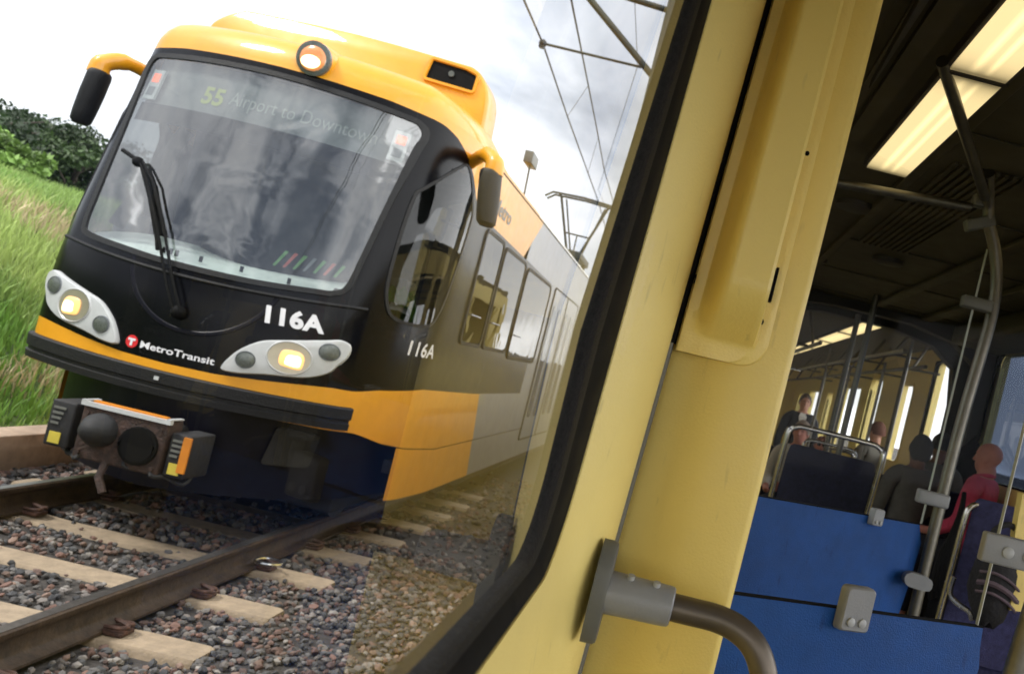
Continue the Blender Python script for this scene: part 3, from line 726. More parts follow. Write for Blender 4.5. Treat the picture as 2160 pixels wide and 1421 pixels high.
# text
def text(body, font_off=0.0, space=1.0):
    cu = bpy.data.curves.new('t', 'FONT'); cu.body = body; cu.size = 1; cu.offset = font_off; cu.space_character = space; cu.resolution_u = 4
    o = bpy.data.objects.new('t', cu); C.objects.link(o); bpy.context.view_layer.update()
    me = bpy.data.meshes.new_from_object(o.evaluated_get(bpy.context.evaluated_depsgraph_get()))
    v = [(p.co.x, p.co.y) for p in me.vertices]; f = [tuple(p.vertices) for p in me.polygons]
    bpy.data.objects.remove(o); bpy.data.meshes.remove(me); x0 = min(a for a, b in v); x1 = max(a for a, b in v); z0 = min(b for a, b in v); z1 = max(b for a, b in v)
    return [((a-x0)/(x1-x0), (b-z0)/(z1-z0)) for a, b in v], f
def textobj(body, name, fn, material, parent, bold=.02, space=1.0):
    v, f = text(body, bold, space); mb = MB(); mb.add([fn(a, b) for a, b in v], f); return mb.build(name, material, parent, smooth=False)
textobj('116A', 'fleet_number', lambda a, b: S(.475+.335*a+.03*(b-.5)*0+.02*(1-b), 1.372+.118*b+.012*a, .012), 'lettering', tram, .045, 1.05)
textobj('116A', 'fleet_number', lambda a, b: S(1.50+.50*a, 1.365+.112*b, .003), 'lettering', tram, .02, 1.05)
textobj('MetroTransit', 'operator_name', lambda a, b: S(-.185+.465*a, 1.036+.044*b, .003), 'lettering', tram, .02)
mb = MB(); mb.poly([S(-.245+.040*math.cos(t*.2618), 1.062+.040*math.sin(t*.2618), .003) for t in range(24)]); lg = mb.build('operator_logo', 'red', tram)
mb = MB(); mb.poly([S(-.245+x, 1.062+z, .005) for x, z in ((-.025, .02), (-.025, .006), (-.008, .006), (-.008, -.026), (.008, -.026), (.008, .006), (.025, .006), (.025, .02))]); mb.build('letter', 'lettering', lg)
textobj('55', 'route_number', lambda a, b: S(-.475+.16*a, 2.70+.13*b, -.047), 'led', tram, .03)
textobj('Airport to Downtown', 'destination_text', lambda a, b: S(-.27+1.0*a, 2.70+.13*b, -.047), 'led2', tram, .0)
textobj('Metro', 'side_lettering', lambda a, b: S(2.35+.75*a, 2.70+.14*b, .004), 'greydk', tram, .02)
mb = MB(); mb.poly([S(2.12+.07*math.cos(t*.314), 2.83+.09*math.sin(t*.314), .004) for t in range(20)]); lg = mb.build('operator_logo', 'red', tram)
mb = MB(); mb.poly([S(2.12+x, 2.83+z, .006) for x, z in ((-.045, .05), (-.045, .02), (-.012, .02), (-.012, -.055), (.012, -.055), (.012, .02), (.045, .02), (.045, .05))]); mb.build('letter', 'lettering', lg)
for zz, s0 in ((2.56, 0),): pass
# faint arc moulding and trim under the windscreen
arc = [(.06+.49*math.cos(t), 1.66+.475*math.sin(t)) for t in [math.pi+.12+i*(math.pi-.30)/40 for i in range(41)]]
mb = MB(); mb.grid([[S(x*1.0, z, .0), ] + [S(.06+(x-.06)*k, 1.66+(z-1.66)*k, .004 if 0 < i < 3 else 0) for i, k in enumerate((1.0, .99, .95, .94))] for x, z in arc]); mb.build('arc_moulding', 'navy', tram)
mb = MB(); mb.tube([S(x, 1.535+.075*x*x, .004) for x in [-.98+i*.06 for i in range(34)]], .012, 8); mb.build('trim_strip', 'rubber', tram)
# wipers
mb = MB(); off = .05
for dx in (0, .045):
    mb.tube([S(-.012+dx, 1.31, off), S(-.10+dx, 1.467, off+.01), S(-.30+dx, 1.80, off), S(-.50+dx, 2.08, off), S(-.62+dx*.6, 2.20, off)], .009, 8)
wp = mb.build('wiper_arm', 'dark', tram)
mb = MB(); mb.sphere(S(0, 1.31, .02), .045, 12, 8); mb.build('pivot', 'dark', wp)
mb = MB(); mb.tube([S(-.80, 2.25, .035), S(-.62, 2.19, .03), S(-.45, 1.98, .03), S(-.28, 1.72, .03), S(-.25, 1.66, .03)], .014, 8); mb.sphere(S(-.63, 2.19, .045), .035, 10, 8); mb.build('wiper_blade', 'dark', wp)
# headlamp pods
po = [(.325, 1.030), (.376, 1.139), (.45, 1.215), (.524, 1.262), (.62, 1.29), (.728, 1.318), (.85, 1.352), (.93, 1.375), (.972, 1.355), (.978, 1.29), (.95, 1.205), (.905, 1.14), (.785, 1.082), (.574, 1.050), (.418, 1.020)]
po = catmull(po, 4)
def ell(cx, cz, rx, rz, n=28): return [(cx+rx*math.cos(2*math.pi*i/n), cz+rz*math.sin(2*math.pi*i/n)) for i in range(n)]
for sx in (1, -1):
    fn = lambda s, z, o, sx=sx: S(sx*s, z, o)
    mb = MB(); rows = [[fn(*p, -.004) for p in po], [fn(*p, .018) for p in po], [fn(*p, .030) for p in offs(po, -.008)]]
    ip = offs(po, -.008); cx = sum(p[0] for p in ip)/len(ip); cz = sum(p[1] for p in ip)/len(ip)
    for i in range(1, 9):
        t = 1-i/8*.999; rows.append([fn(cx+(p[0]-cx)*t, cz+(p[1]-cz)*t, .030+.004*math.sin(i/8*3.1)) for p in ip])
    mb.grid(rows, True); pod = mb.build('headlamp_pod', 'white', tram)
    for (cx, cz, rx, rz, kind) in ((.452, 1.118, .052, .050, 'dull'), (.885, 1.282, .055, .052, 'dull'), (.682, 1.190, .118, .098, 'main')):
        E_ = ell(cx, cz, rx, rz)
        mb = MB(); mb.grid([[fn(*p, .030) for p in ell(cx, cz, rx*1.13, rz*1.13)], [fn(*p, .041) for p in ell(cx, cz, rx*1.06, rz*1.06)], [fn(*p, .036) for p in E_]], True)
        bz = mb.build('lamp_bezel', 'white' if kind == 'main' else 'cabgrey', pod)
        mb = MB(); rows = [[fn(cx+(p[0]-cx)*k, cz+(p[1]-cz)*k, o) for p in E_] for k, o in (((1, .0385), (.8, .0372), (.5, .0362), (.01, .0358)) if kind == 'main' else ((1, .038), (.8, .041), (.4, .044), (.01, .045)))]
        mb.grid(rows, True); mb.build('lamp_lens', 'grille' if kind == 'main' else 'lens', pod)
        if kind == 'main':
            gx = cx+.012; mb = MB(); sh = [(gx-.06, cz-.045), (gx-.02, cz-.06), (gx+.055, cz-.062), (gx+.072, cz-.03), (gx+.066, cz+.025), (gx+.03, cz+.05), (gx-.045, cz+.046), (gx-.066, cz+.01)]
            sh = catmull(sh, 4); rows = [[fn(gx+(p[0]-gx)*k, cz+(p[1]-cz)*k, o) for p in sh] for k, o in ((1, .0395), (.85, .046), (.5, .052), (.01, .054))]
            mb.grid(rows, True); hl = mb.build('headlamp', 'halo', pod)
            mb = MB(); rows = [[fn(gx+.01+(p[0]-gx)*k, cz-.008+(p[1]-cz)*k, o) for p in sh] for k, o in ((.66, .0505), (.5, .055), (.3, .057), (.01, .058))]
            mb.grid(rows, True); mb.build('headlamp', 'glow', pod)
# bumper
BW = 1.07; bc = [c for c in both(COLS) if abs(c) <= BW+1e-6]; bc = [-BW]+bc+[BW]
bprof = [(.772, -.01), (.775, .022), (.815, .026), (.822, .014), (.842, .014), (.850, .030), (.918, .032), (.926, .026), (.932, -.01)]
rows = [[S(c, z+.016*(c*c)-.0, o) for c in bc] for z, o in bprof]
mb = MB(); mb.grid(rows); mb.poly([r_[0] for r_ in rows]); mb.poly([r_[-1] for r_ in rows]); bu = mb.build('bumper', 'rubber', tram)
mb = MB(); mb.poly([S(x, z, .035) for x, z in ((-.03, .868), (.0, .868), (.0, .892), (-.03, .892))]); mb.build('plate', 'white', bu)
# apron and underframe
skf = lambda s: interp(abs(s), [(0, .19), (.7, .23), (1.2, .28), (2, .28)])
ap = strip(skf, lambda s: .775, 8, [c for c in both(COLS) if abs(c) < 2.0], -.05, extra=.33); ap.build('front_apron', 'navy', tram)
mb = MB(); bo = roundpoly([(.62, .46), (.86, .47), (.88, .70), (.66, .72)], .03); drape(bo, .0, 4, .06, fn=lambda s, z, o: S(s, z, o-.02, .33), mb=mb); mb.build('step_box', 'under', tram)
mb = MB(); mb.box((XC-.95, 6.6, .12), (XC+.95, 8.9, .45), .03); mb.box((XC-1.1, 9.5, .22), (XC+1.1, 16, .5)); mb.box((XC-.9, 17, .12), (XC+.9, 19.5, .45)); mb.box((XC-1.1, 20, .22), (XC+1.1, 29, .5))
mb.box((XC-1.2, 6.9, .45), (XC+1.2, 29.3, .55)); mb.build('underframe', 'under', tram)
for y in (7.1, 8.5, 17.4, 19.0):
    for sx in (-.75, .75): mb = MB(); mb.tube([(XC+sx-.065, y, .33), (XC+sx+.065, y, .33)], .33, 28); mb.build('wheel', 'under', tram)
# side windows and doors on the near side, and the same on the far side
def sidepoly(y0_, y1_, z0_, z1_, r_, sx):
    dy = .95-.2256-5.77; a = [(y0_+dy, z0_), (y1_+dy, z0_), (y1_+dy, z1_), (y0_+dy, z1_)]; a = roundpoly(a, r_, 5)
    return [(sx*p[0], p[1]) for p in a]
Sf = lambda s, z, o: Vector((XC+(1 if s > 0 else -1)*(HW+o), 5.77+abs(s)-.95+.2256, z))
for sx in (1, -1):
    for (a, b, z0_, z1_, r_) in ((7.75, 8.5, 1.55, 2.52, .07), (8.62, 9.75, 1.55, 2.50, .1), (9.9, 11.7, 1.50, 2.48, .12), (19.6, 21.2, 1.5, 2.45, .12), (21.4, 23, 1.5, 2.45, .12), (25.4, 27.6, 1.5, 2.45, .12)):
        pl = sidepoly(a, b, z0_, z1_, r_, sx); wn = drape(pl, .006, 3, fn=Sf).build('side_window', 'sideglass', tram); ring(pl, .03, .007, .006, fn=Sf).build('gasket', 'rubber', wn)
        mb = MB(); mb.tube([Sf(sx*(a+.1+.95-.2256-5.77), z0_+.25*(z1_-z0_), .02), Sf(sx*(a+.45+.95-.2256-5.77), z0_+.25*(z1_-z0_), .02)], .008, 6); mb.build('latch_rail', 'silver', wn)
    for (a, b) in ((12.1, 13.4), (13.45, 14.75), (15.4, 16.7), (16.75, 18.05), (23.3, 24.4)):
        pl = sidepoly(a, b, .45, 2.52, .04, sx); dr = drape(pl, .008, 3, .01, fn=Sf).build('door', 'silver', tram); ring(pl, .018, .008, .004, fn=Sf).build('gasket', 'rubber', dr)
        for q in (.2, .6):
            p2 = sidepoly(a+(b-a)*q-.12, a+(b-a)*q+.2, .75, 2.3, .1, sx); drape(p2, .013, 2, fn=Sf).build('door_window', 'sideglass', dr)
# mirrors
for sx in (1, -1):
    c = [XC+sx*1.17, 7.0, 2.93]; tip = [XC+sx*1.43, 6.66, 2.90]
    mb = MB(); mb.tube(catmull([(XC+sx*1.12, 7.08, 2.86), (XC+sx*1.25, 6.9, 2.93), (XC+sx*1.36, 6.74, 2.945), (XC+sx*1.45, 6.66, 2.88), (XC+sx*1.46, 6.65, 2.80)], 4, False), [.045]*4+[.048]*4+[.06]*4+[.07]*3+[.074, .074], 16)
    mr_ = mb.build('mirror_arm', 'yellow', tram)
    rows = []
    for z, k in ((2.82, .80), (2.805, .95), (2.78, 1.0), (2.65, 1.0), (2.5, .93), (2.44, .86), (2.415, .6), (2.41, .05)):
        lx = sx*(1.445+(2.8-z)*.07*0+ (2.8-z)*.14); rows.append([(XC+lx+(.082 if sx > 0 else .066)*k*math.cos(t), 6.65+.10*k*math.sin(t), z) for t in [j*2*math.pi/20 for j in range(20)]])
    mb = MB(); mb.grid(rows, True); mb.poly(rows[0]); mb.build('mirror_housing', 'rubber', mr_)
# little box and pantograph on the roof
mb = MB(); q = aty(1120, 338, 9.0); mb.obox(q, (.045, 0, 0), (0, .15, 0), (0, 0, .060), .01); mb.tube([q, q+Vector((0, .1, -.4))], .010, 8); mb.build('roof_antenna', 'greydk', tram)
PY = 18.0; pa = aty(1157, 405, PY); pb = aty(1312, 442, PY); base = aty(1232, 545, PY)
mb = MB()
for dy in (-.15, .12):
    A = pa+Vector((0, dy, 0)); B = pb+Vector((0, dy, 0)); B.z = A.z = (pa.z+pb.z)/2
    mb.tube([A+Vector((-.02, 0, -.12)), A+Vector((.12, 0, -.01)), A.lerp(B, .5)+Vector((0, 0, .02)), B+Vector((-.12, 0, -.01)), B+Vector((.02, 0, -.12))], .024, 6)
pn = mb.build('pantograph', 'galv', tram)
mid = (pa+pb)/2; zt = (pa.z+pb.z)/2-.03; mb = MB(); zb = base.z
for sx in (-1, 1):
    mb.tube([(mid.x+sx*.48, PY, zt), (mid.x+sx*.13, PY+.1, zb+.06)], .028, 6)
    mb.tube([(mid.x+sx*.40, PY+.2, zt), (mid.x+sx*.10, PY+.5, zb+.06)], .018, 6)
mb.tube([(mid.x-.26, PY+.05, zb+.42), (mid.x+.26, PY+.05, zb+.42)], .018, 6); mb.tube([(mid.x, PY+.05, zb+.42), (mid.x, PY+.1, zb+.1)], .014, 6)
mb.tube([(mid.x-.48, PY-.15, zt), (mid.x-.48, PY+.12, zt)], .02, 6); mb.tube([(mid.x+.48, PY-.15, zt), (mid.x+.48, PY+.12, zt)], .02, 6)
mb.build('frame', 'galv', pn)
mb = MB(); mb.box((mid.x-.22, PY-.3, zb-.06), (mid.x+.22, PY+1.2, zb+.07), .02)
for a in (-.16, .16):
    for b in (-.2, .9): mb.tube([(mid.x+a, PY+b, zb-.05), (mid.x+a, PY+b, 3.2)], .04, 8)
mb.build('base', 'galv', pn)
# coupler
cpx = XC+.085; y = 5.36
mb = MB(); mb.box((cpx-.25, y, .37), (cpx+.25, y+.16, .70), .015); cp = mb.build('coupler', 'castiron', tram)
mb = MB(); mb.box((cpx-.12, y+.15, .44), (cpx+.12, y+.6, .62), .03); mb.build('drawbar', 'under', cp)
mb = MB(); mb.box((cpx-.26, y-.012, .68), (cpx+.26, y+.02, .705)); mb.box((cpx-.26, y-.012, .7052), (cpx-.235, y+.13, .712)); mb.box((cpx+.235, y-.012, .7052), (cpx+.26, y+.13, .712)); mb.build('top_frame', 'white', cp)
mb = MB(); mb.box((cpx-.21, y+.015, .7055), (cpx+.22, y+.05, .716)); mb.build('orange_strip', 'orange', cp)
mb = MB(); mb.tube([(cpx-.12, y+.02, .56), (cpx-.12, y-.05, .56), (cpx-.12, y-.13, .56), (cpx-.12, y-.15, .56)], [.10, .095, .05, .02], 20); mb.build('coupling_cone', 'under', cp)
mb = MB(); mb.tube([(cpx+.11, y+.01, .52), (cpx+.11, y-.02, .52), (cpx+.11, y-.025, .52), (cpx+.11, y-.004, .52)], [.115, .112, .095, .09], 24); mb.build('coupling_cup', 'dark', cp)
mb = MB(); mb.tube([(cpx-.06, y+.02, .38), (cpx-.05, y-.03, .30), (cpx-.0, y-.04, .22)], .022, 8); mb.build('hook', 'castiron', cp)
for (a, b) in (((-.2, .42), (-.34, .46)), ((.2, .42), (.36, .42)), ((.05, .44), (.22, .66))):
    mb = MB(); mb.tube(catmull([(cpx+a[0], y+.05, a[1]), (cpx+a[0]*1.1, y+.0, a[1]-.05), (cpx+(a[0]+b[0])/2, y+.05, min(a[1], b[1])-.05), (cpx+b[0], y+.1, b[1]-.08), (cpx+b[0], y+.2, b[1])], 4, False), .014, 8); mb.build('hose', 'under', cp)
for dx in (-.215, .215):
    for dz in (.41, .64): mb = MB(); mb.tube([(cpx+dx, y+.01, dz), (cpx+dx, y-.014, dz)], .013, 6); mb.build('bolt', 'castiron', cp)
for (x0, x1, z0_, z1_, st) in ((-.44, -.30, .40, .67, 0), (.265, .385, .38, .64, 1)):
    mb = MB(); mb.box((cpx+x0, y+.02, z0_), (cpx+x1, y+.3, z1_), .012); eb = mb.build('electric_head', 'under', cp)
    mb = MB(); mb.box((cpx+x0+.03, y+.012, z0_+.02), (cpx+x0+.095, y+.018, z0_+.085)); mb.build('yellow_mark', mat('yellow_mark', (.45, .36, .04), .7), eb)
    mb = MB()
    for i in range(4): mb.box((cpx+x0+.02, y+.013, z1_-.05-i*.03), (cpx+x0+.09-i*.008, y+.018, z1_-.036-i*.03))
    mb.build('plate', 'greydk', eb)
    if st: 
        mb = MB(); mb.box((cpx+x1-.035, y-.0, z0_+.04), (cpx+x1+.01, y+.016, z1_-.01)); mb.build('orange_mark', 'orange', eb)

# ------------------------------------------------------------------ overhead line
def wire(name, pts, r_, label, cat, material='wire', group=None):
    mb = MB(); mb.tube(pts, r_, 6); return tag(mb.build(name, material), label, cat, group)
arm_j = aty(1145, 92, 9)
cwire = [aty(1085, -60, 6.5), aty(1105, 0, 7.4), arm_j, aty(1197, 246, 12.5), aty(1235, 350, 15.5), aty(1262, 425, 18), Vector((-3.1, 40, 4.75)), Vector((-3.15, 90, 4.7))]
cwire[0] = Vector((cwire[0].x, 6.5, 4.62)); pre = Vector((-2.6, -30, 4.7))
wire('contact_wire', [pre]+cwire, .0105, 'thin lower overhead wire that the steady arm holds above the tram', 'wire')
mw = [aty(1196, -40, 7.6), aty(1205, 0, 8.0), aty(1231, 130, 10.5), aty(1257, 262, 14), aty(1275, 360, 18)]
wire('messenger_wire', [Vector((-2.3, -30, 5.6))]+mw+[Vector((-3.1, 60, 5.6))], .0105, 'thin upper overhead wire crossing behind the thick bracket tube', 'wire')
dp = [((1197, 246), (1240, 182), 12.5), ((1240, 365), (1262, 290), 15.8)]
for i, (a, b, Y) in enumerate(dp):
    wire('dropper_wire', [aty(*a, Y), aty(*b, Y+.3)], .004, ['short thin dropper wire hanging between the overhead wires, nearer one', 'short thin dropper wire between the overhead wires, just above the pantograph'][i], 'wire', group='dropper wires')
wire('feeder_wire', [aty(1385, 90, 10)+Vector((0, -14, .6)), aty(1345, 140, 11), aty(1262, 400, 19), Vector((-2.2, 70, 5.2))], .004, 'hair thin faint wire slanting down from the bracket toward the pantograph', 'wire')
pole = thing('catenary_pole', 'overhead line pole between the tracks with two bracket tubes', 'pole', (-.93, 9, -.2))
mb = MB(); mb.tube([(-.93, 9, -.25), (-.93, 9, 5.9)], .10, 16); mb.box((-1.08, 8.85, -.24), (-.78, 9.15, -.12), .02); mb.build('mast', 'galv', pole)
c0 = aty(1225, -25, 9); c1 = aty(1400, 190, 9); e1 = Vector((-.93, 9, c1.z-.08))
mb = MB(); mb.tube([c0+(c0-c1)*.15, c0, c1], .034, 10); br = mb.build('bracket_tube', 'galv', pole)
mb = MB(); i0 = c1.lerp(c0, .08); mb.tube([i0, c1, e1], [.05, .045, .045], 10); mb.build('insulator', 'insul', br)
t0 = aty(1300, -12, 9); t1 = aty(1440, 32, 9); mb = MB(); mb.tube([t0+(t0-t1)*.3, t0, t1, Vector((-.93, 9, t1.z))], .03, 10); bt = mb.build('bracket_tube', 'galv', pole)
mb = MB(); mb.tube([t1.lerp(t0, .15), t1], [.045, .045], 10); mb.build('insulator', 'insul', bt)
sa = aty(1348, 141, 9); mb = MB(); mb.tube([arm_j, sa], .014, 8); mb.tube([sa, aty(1362, 138, 9)], .02, 8); st = mb.build('steady_arm', 'galv', pole)
mb = MB(); mb.sphere(arm_j, .042, 10, 8); mb.box(arm_j-Vector((.03, .03, .05)), arm_j+Vector((.02, .03, .0)), .008); mb.build('wire_clamp', 'insul', st)

# ------------------------------------------------------------------ our own tram: window bay
def Xg(z): return -.108+.055*max(0, z-1.62)
def Xo(z): return -.0925+.028*max(0, z-1.36)
def corner(ye, zb_, r_, ztop, yleft, nv=14, nb=12, nc=8):
    """right edge downwards, round corner, bottom towards the left: list of (y,z)"""
    out = [(ye, ztop+(zb_+r_-ztop)*i/nv) for i in range(nv)]
    out += [(ye-r_+r_*math.cos(a), zb_+r_-r_*math.sin(a)) for a in [i*math.pi/2/nc for i in range(nc+1)]]
    out += [(ye-r_+(yleft-ye+r_)*i/nb, zb_) for i in range(1, nb+1)]
    return out
ZTOP, YL = 2.56, -1.0
g_in = corner(.955, 1.385, .085, ZTOP, YL); g_out = corner(1.10, 1.345, .11, ZTOP, YL)
def mixo(t): return [(a[0]+(b[0]-a[0])*t, a[1]+(b[1]-a[1])*t) for a, b in zip(g_in, g_out)]
win = thing('tram_window', 'large rounded tram window with black rubber surround beside the viewer', 'window', (-.1, 0, 1.3))
mb = MB(); pr = [(z_, y__) for y__, z_ in g_in]
gp = g_in; mb.grid([[(Xg(z), y, z) for y, z in gp], [(Xg(2.56 if i < 14 else z), YL if i >= 14 else y, ZTOP if True else z) for i, (y, z) in enumerate(gp)]]) if False else None
# pane: polygon fan in its own slightly leaning plane
rowsP = []
zs = sorted(set([1.385, 1.40, 1.43, 1.47, 1.62, 1.8, 2.0, 2.3, ZTOP]))
def ymax(z):
    r_ = .085
    if z >= 1.385+r_: return .955
    return .955-r_+math.sqrt(max(0, r_*r_-(1.385+r_-z)**2))
zs = [1.385+.085*(1-math.cos(i*math.pi/20)) for i in range(11)]+[1.55, 1.62, 1.8, 2.0, 2.3, ZTOP]
mb = MB(); mb.grid([[(Xg(z), YL+(ymax(z)-YL)*t, z) for t in (0, .25, .5, .75, 1)] for z in zs]); mb.build('window_pane', 'pane', win, smooth=False)
def loopg(o, t, dx): return [((Xg(z)*(1-t)+Xo(z)*t)+dx, y, z) for y, z in mixo(t)]
mb = MB(); mb.grid([loopg(0, -.06, -.012), loopg(0, 0, .002), loopg(0, .08, .006), loopg(0, .30, .004), loopg(0, .38, -.004)]); mb.build('rubber_gasket', 'dusty', win)
mb = MB(); mb.grid([loopg(0, .37, -.002), loopg(0, .40, -.006), loopg(0, .60, -.001), loopg(0, .97, -.001), loopg(0, 1.02, -.004)]); mb.build('window_frame', 'dark', win)
mb = MB(); mb.box((-.135, YL, 2.14), (-.078, 1.09, ZTOP), .01); mb.build('added_header', 'cream', win)  # unseen header added to keep sky light off the upper wall panel
# yellow wall panel round the window
def Xs(z): return -.026+.030*(z-1.6)
YS = 1.30
outer = []
for i, (y, z) in enumerate(g_out):
    if i < 14: t = i/14; outer.append((YS, ZTOP+(1.05-ZTOP)*t))
    elif i < 23: t = (i-14)/8; outer.append((YS, 1.05-.65*t) if t < 1 else (YS, .40))
    else: t = (i-22)/12; outer.append((YS+(YL-YS)*t, .40))
wall = MB(); rows = []
for q, t in enumerate((-.02, 0, .02, .06, .12, .25, .4, .55, .7, .8, .88, .94, .98, 1.0)):
    r_ = []
    for i, ((a, b), (c_, d_)) in enumerate(zip(g_out, outer)):
        tt = max(0, t); y = a+(c_-a)*tt; z = b+(d_-b)*tt
        xa = Xo(b); xb = Xs(d_) if i < 23 else -.06+(.0)
        xb = Xs(max(d_, .9))
        x = xa+(xb-xa)*(tt**.9)+.010*math.sin(math.pi*min(1, tt*1.0))
        if t < 0: x -= .012
        if t > .93: x -= .012*((t-.93)/.07)**2
        r_.append((x, y, z))
    rows.append(r_)
wall.grid(rows); tag(wall.build('side_wall', 'cream'), 'pale yellow moulded side wall panel between the window and the pillar', 'wall panel', kind='structure')
# pillar
pil = thing('pillar', 'broad yellow tram pillar right of the window, with a raised cover', 'pillar', (.06, YS, .36))
zz = [.36, .6, .9, 1.1, 1.3, 1.5, 1.7, 1.9, 2.1, 2.3, 2.56]
def prow(z):
    s_ = Xs(max(z, .9)); e_ = .152+.006*(z-1.7)
    return [(s_, 1.345, z), (s_+.012, 1.34, z), (s_+.03, 1.338, z), (s_+.05, 1.329, z), (s_+.075, 1.316, z), (s_+.10, 1.306, z), (e_-.03, 1.300, z), (e_-.010, 1.297, z), (e_-.004, 1.299, z), (e_, 1.305, z), (e_+.001, 1.33, z), (e_-.002, 1.36, z), (e_-.002, 1.75, z), (s_-.03, 1.75, z)]
mb = MB(); mb.grid([prow(z) for z in zz]); mb.build('pillar_body', 'cream2', pil)
mb = MB(); mb.grid([[(-.10, 1.354, z), (Xs(max(z, .9))+.03, 1.354, z)] for z in zz]); mb.build('light_stop', 'dark', pil)  # dark plate added behind the seam to block leaking daylight
mb = MB(); mb.grid([[(Xs(max(z, .9))-.001+dx, y, z) for dx, y in ((-.004, 1.30), (-.002, 1.292), (.003, 1.292), (.004, 1.34))] for z in (.4, .9, 1.3, 1.648)]); mb.build('seam_strip', 'seam', pil)
mb = MB(); mb.grid([[(Xs(z)+dx, y, z) for dx, y in ((-.009, 1.31), (-.006, 1.298), (.003, 1.298), (.006, 1.33))] for z in (1.648, 1.9, 2.2, 2.56)]); mb.build('shadow_gap', 'dark', pil)
# raised cover on the pillar
def crow(z):
    h = 0 if z < 1.668 else .066*math.sin(min(1, (z-1.668)/.085)*math.pi/2)
    l = Xs(z)+.006; r_ = .098+.006*(z-1.7); rr_ = .038
    if z < 1.640+rr_: r_ -= rr_-math.sqrt(max(0, rr_**2-(1.640+rr_-z)**2))
    b = 1.342-.044; P = [(l, b+.044, z), (l, b+.006, z), (l+.003, b+.001, z), (l+.010, b, z)]
    x0 = l+.018; x1 = r_-.003
    for i in range(21):                       # swelling body: a long soft slope on the left, a tight edge on the right
        t = i/20; k = (sstep(t, 0, .34)**.8)*(1-max(0, (t-.93)/.07)**2.2*.9) if t < 1 else 0
        P.append((x0+(x1-x0)*t, b-.0005-(.003+h)*k, z))
    P += [(r_+.004, b, z), (r_+.012, b+.001, z), (r_+.015, b+.004, z), (r_+.016, b+.020, z)]
    return P
zc = [1.640+.038*(1-math.cos(i*math.pi/18)) for i in range(10)]+[1.668+.085*(i+.3)/14 for i in range(15)]+[1.76, 1.78, 1.82, 1.9, 2.0, 2.2, 2.56]
zc = sorted(set(round(z, 4) for z in zc))
rows = [crow(z) for z in zc]; mb = MB(); mb.grid(rows); mb.poly(rows[0]); cv = mb.build('pillar_cover', 'cream2', pil)
mb = MB()
for (px, py, l) in ((1632, 600, .05), ):
    p = aty(px, py, 1.285); mb.box((p.x-.0012, 1.283, p.z-l*.5), (p.x+.0025, 1.30, p.z+l*.5))
p = aty(1604, 678, 1.29); mb.tube([(p.x, 1.30, p.z), (p.x, 1.288, p.z)], .005, 10)
p = aty(1703, 323, 1.295); mb.tube([(p.x, 1.31, p.z), (p.x, 1.296, p.z)], .0035, 10)
p = aty(1466, 588, 1.28); mb.box((p.x-.001, 1.276, p.z-.006), (p.x+.0012, 1.29, p.z+.006))
mb.build('slot', 'dark', cv)

# handrail on the pillar
hr = thing('handrail', 'bent bronze grey handrail in a grey socket low on the yellow pillar', 'handrail', (0, 1.2, 1.303))
hz, hy = 1.303, 1.2
mb = MB(); pr = []
for j in range(24):
    a = 2*math.pi*j/24; ca, sa_ = math.cos(a), math.sin(a); pr.append((.030*ca, .070*sa_ if abs(sa_) < .8 else .070*sa_))
rows = []
for x, k in ((-.046, 1), (-.030, 1), (-.026, .96), (-.025, .88), (-.025, .01)): rows.append([(x+.002*0, hy+p[0]*k, hz-.002+p[1]*k) for p in pr])
mb.grid(rows, True); mb.build('wall_flange', 'greydk', hr)
mb = MB(); mb.tube([(-.026, hy, hz), (-.018, hy, hz), (.054, hy, hz), (.060, hy, hz), (.062, hy, hz), (.062, hy, hz)], [.029, .0285, .0270, .0262, .024, .0195], 32); mb.build('socket', 'greyplast', hr)
mb = MB(); mb.tube([(.0, hy-.01, hz+.024), (.0, hy-.012, hz+.031)], .005, 10); mb.tube([(.035, hy-.01, hz+.022), (.035, hy-.012, hz+.030)], .005, 10); mb.build('screw', 'cap', hr)
tp = catmull([(.055, hy, hz), (.09, hy, hz), (.125, hy, hz-.001), (.155, hy-.002, hz-.008), (.180, hy-.004, hz-.024), (.198, hy-.006, hz-.050), (.209, hy-.008, hz-.085), (.213, hy-.008, hz-.14), (.213, hy-.008, hz-.5), (.213, hy-.008, .40)], 5, False)
mb = MB(); mb.tube(tp, .0185, 24); mb.build('rail_tube', 'handrail', hr)

# ------------------------------------------------------------------ our own tram: shell beyond the pillar
XR = 2.3; ZC = 2.56
mb = MB(); mb.box((-.10, -3, .26), (XR+.1, 18, .36)); tag(mb.build('floor', 'floor'), kind='structure')
mb = MB(); mb.box((-.10, -3, ZC+.003), (XR+.1, 18, ZC+.1)); 
# coving channels along the left of the ceiling
mb.box((.20, .9, ZC-.03), (.262, 6.9, ZC), .004); mb.box((.62, .6, ZC-.025), (.66, 6.9, ZC), .004)
mb.box((.30, .9, ZC-.015), (.33, 6.9, ZC)); mb.box((.345, .9, ZC-.02), (.40, 6.9, ZC))
for i in range(7): mb.box((.66, .8+i*.95, ZC-.006), (2.2, .815+i*.95, ZC))
for i in range(9): mb.box((.72+i*.03, 1.0, ZC-.012), (.735+i*.03, 2.2, ZC)); mb.box((.72+i*.03, 3.0, ZC-.012), (.735+i*.03, 4.6, ZC))
mb.box((1.25, 1.2, ZC-.02), (1.32, 6.6, ZC), .004); mb.box((1.62, 1.2, ZC-.035), (1.70, 6.6, ZC), .006); mb.box((1.9, .5, ZC-.14), (2.3, 6.7, ZC), .03)
tag(mb.build('ceiling', 'ceiling'), kind='structure')
